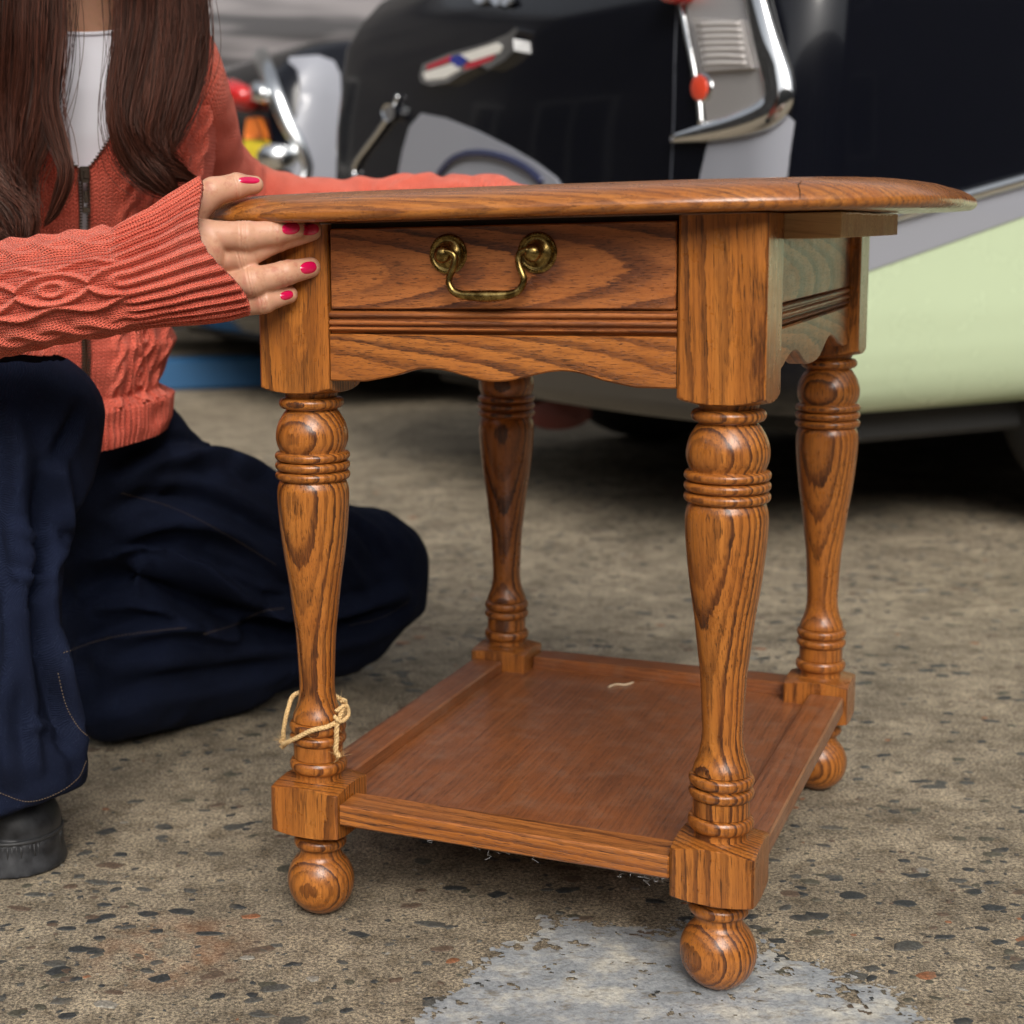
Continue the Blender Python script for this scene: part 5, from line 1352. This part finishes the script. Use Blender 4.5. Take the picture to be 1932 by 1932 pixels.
# rear bumper, seen below the table's apron
bmp = np.array([(-.03, .05), (-.075, .10), (-.10, .30), (-.10, .60), (-.06, .84), (-.02, .90)])
bz = on_plane(1200, 792, KAw-SD*.15, SD)[2]
bc = catmull([(a, b, 0) for a, b in bmp], 70); BCW = KAw+bc[:, :1]*SD+bc[:, 1:2]*RD
Tb = np.gradient(BCW, axis=0); Tb /= np.linalg.norm(Tb, axis=1)[:, None]; Nb = np.cross(Tb, ez)
secs = [(0., .0), (.018, .012), (.026, .035), (.020, .06), (.030, .09), (.018, .118), (.0, .128), (-.012, .12), (-.012, .01)]
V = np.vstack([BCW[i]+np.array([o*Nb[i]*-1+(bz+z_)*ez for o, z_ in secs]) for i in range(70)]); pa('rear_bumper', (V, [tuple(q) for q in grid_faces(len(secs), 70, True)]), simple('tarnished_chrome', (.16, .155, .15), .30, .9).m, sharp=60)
rr_ = at(1052, 780, 3.35); v, f = lathe([(.001, -.03), (.045, -.025), (.05, 0), (.045, .025), (.001, .03)], 20); v = np.stack([v[:, 0]*1.5, v[:, 2], v[:, 1]*.9], 1); pa('red_reflector', (v*[1, 1, .8]+rr_, f), simple('dark_red_plastic', (.10, .012, .006), .5).m, sharp=40)
exh = [at(1100, 690, 2.95), at(1150, 740, 2.9), at(1210, 772, 2.85), at(1285, 782, 2.9)]

# second car, grey, farther back on the left
KB = at(536, 700, 5.0)
rootB, KBw, partB, treeB, bodyB = make_car(KB, M_BLACK, 'dark classic car with grey tail panels and a red lamp, seen at far left')
def pb(name, g, m, parent=None, **kw):
    if g is not None: return partB(name, g[0], g[1], m, parent, **kw)
pb('chrome_tail_trim', bar(treeB, [(484, 92), (506, 130), (524, 180), (542, 230), (566, 280), (578, 318), (566, 352)], [.030, .030, .028, .026, .022, .020, .018], .7, .012, 40, 14), M_CHROMEW)
pb('red_tail_lamp', solid(treeB, ell_pts(462, 186, 25, 28, 18), .02, .05, .03), M_RED)
pb('reversing_lamp', solid(treeB, ell_pts(505, 180, 14, 20, 16), .02, .03, .01), M_CHROMEW)
pb('orange_lens', solid(treeB, [(478, 226), (494, 222), (504, 250), (508, 264), (474, 264)], .01, .015), M_ORG)
pb('yellow_lens', solid(treeB, [(473, 266), (508, 266), (512, 284), (494, 308), (474, 304)], .01, .015), M_YEL)
pb('bumper_end', solid(treeB, ell_pts(532, 300, 34, 26, 18), .02, .05, .02), M_CHROMEW)
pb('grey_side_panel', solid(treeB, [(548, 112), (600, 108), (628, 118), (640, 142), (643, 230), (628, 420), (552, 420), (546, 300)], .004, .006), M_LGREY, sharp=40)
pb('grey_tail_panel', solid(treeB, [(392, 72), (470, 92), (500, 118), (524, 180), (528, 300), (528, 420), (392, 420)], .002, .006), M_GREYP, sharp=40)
def pbpoly(name, pts, m, lift=.002, th=.004): pb(name, solid(treeB, pts, lift, th), m, sharp=40)
# third vehicle: a long silver-brown bonnet behind them
KC = at(330, 700, 7.4)
rootC, KCw, partC, treeC, bodyC = make_car(KC, paint('silver_brown_paint', (.060, .056, .056), .22, .5, reflection_streak=(.24, .22, .22)), 'silver brown car farthest away, its body showing above the grey car', zsc=1.55)

# blue painted kerb on the far side of the yard
k0 = floor_at(120, 745); k1 = floor_at(640, 727); kd = k1-k0; kl = np.linalg.norm(kd); kd /= kl; kn = np.array([-kd[1], kd[0], 0])
b = box(0, kl, 0, .16, 0, .125, .012); v = np.asarray(b[0])
kb = new_mesh('kerb', v, b[1], simple('blue_kerb_paint', (.015, .085, .20), .5).m, smooth=True, sharp=30); kb.location = tuple(k0); kb.rotation_euler = (0, 0, math.atan2(kd[1], kd[0])); tag(kb, kind='structure')
bl = at(293, 702, 4.5); v, f = lathe([(.001, -.045), (.022, -.038), (.034, -.01), (.032, .02), (.018, .04), (.001, .045)], 20)
sp_ = new_mesh('float', v, f, simple('white_plastic', (.75, .77, .8), .3).m, smooth=True); sp_.location = (bl[0], bl[1], .045); tag(sp_, 'small white plastic ball lying at the blue kerb behind the person', 'ball')

# ================================================================ BUILDINGS round the yard
def brickwall_mat(name, c1, c2):
    t = NT(name); n = t.noise(t.geo(), 1.6, 5., .65); t.P(Base_Color=t.ramp(n, [(.35, c1), (.65, c2)]), Roughness=.85); return t.m
M_FAC = brickwall_mat('stained_render', (.060, .058, .060), (.11, .105, .10)); M_FAC2 = brickwall_mat('grey_render', (.08, .08, .085), (.13, .13, .13))
M_WIN = simple('window_glass', (.015, .018, .022), .05, coat=.5).m; M_FR = simple('window_frame_paint', (.45, .45, .44), .5).m
def building(loc, rz, Wd, H, D, fm, label, rows_, cols_):
    root = empty('building', loc, rz); tag(root, label, 'building')
    g = box(-Wd/2, Wd/2, 0, D, 0, H, .0); new_mesh('wall', g[0], g[1], fm, root, smooth=False)
    g = box(-Wd/2-.15, Wd/2+.15, -.15, D+.15, H, H+.2, .0); new_mesh('roof', g[0], g[1], fm, root, smooth=False)
    fme = pme = None
    for r in range(rows_):
        for c in range(cols_):
            x = -Wd/2+(c+.5)*Wd/cols_; z = 1.3+r*2.8
            parts_ = [box(-.62, .62, -.05, .02, 0, .07), box(-.62, .62, -.05, .02, 1.33, 1.4), box(-.62, -.55, -.05, .02, .07, 1.33), box(.55, .62, -.05, .02, .07, 1.33), box(-.03, .03, -.04, .02, .07, 1.33)]
            if fme is None:
                v, f = join(parts_); w_ = new_mesh('window', v, f, M_FR, root, smooth=False); fme = w_.data
                g = box(-.55, .55, -.02, .01, .07, 1.33); p_ = new_mesh('pane', g[0], g[1], M_WIN, w_, smooth=False); pme = p_.data
            else:
                w_ = bpy.data.objects.new('window', fme); C.objects.link(w_); w_.parent = root; p_ = bpy.data.objects.new('pane', pme); C.objects.link(p_); p_.parent = w_
            w_.location = (x, 0, z)
building((1.5, 10.5, 0), 0, 26, 5.0, 4, M_FAC, 'long dark rendered building closing the yard behind the cars', 1, 6)
building((13.5, 1.0, 0), -PI/2, 20, 7.0, 4, M_FAC2, 'grey two-storey building along the right side of the yard', 2, 6)
building((3, -8.5, 0), PI, 26, 3.8, 4, brickwall_mat('pale_render', (.10, .10, .10), (.15, .145, .14)), 'unseen grey building added behind the camera to darken reflections in the black car', 1, 6)  # added out of view to darken what the black car reflects
building((-9.5, 2.0, 0), PI/2, 18, 5.0, 4, M_FAC, 'low dark building along the left side of the yard', 1, 5)
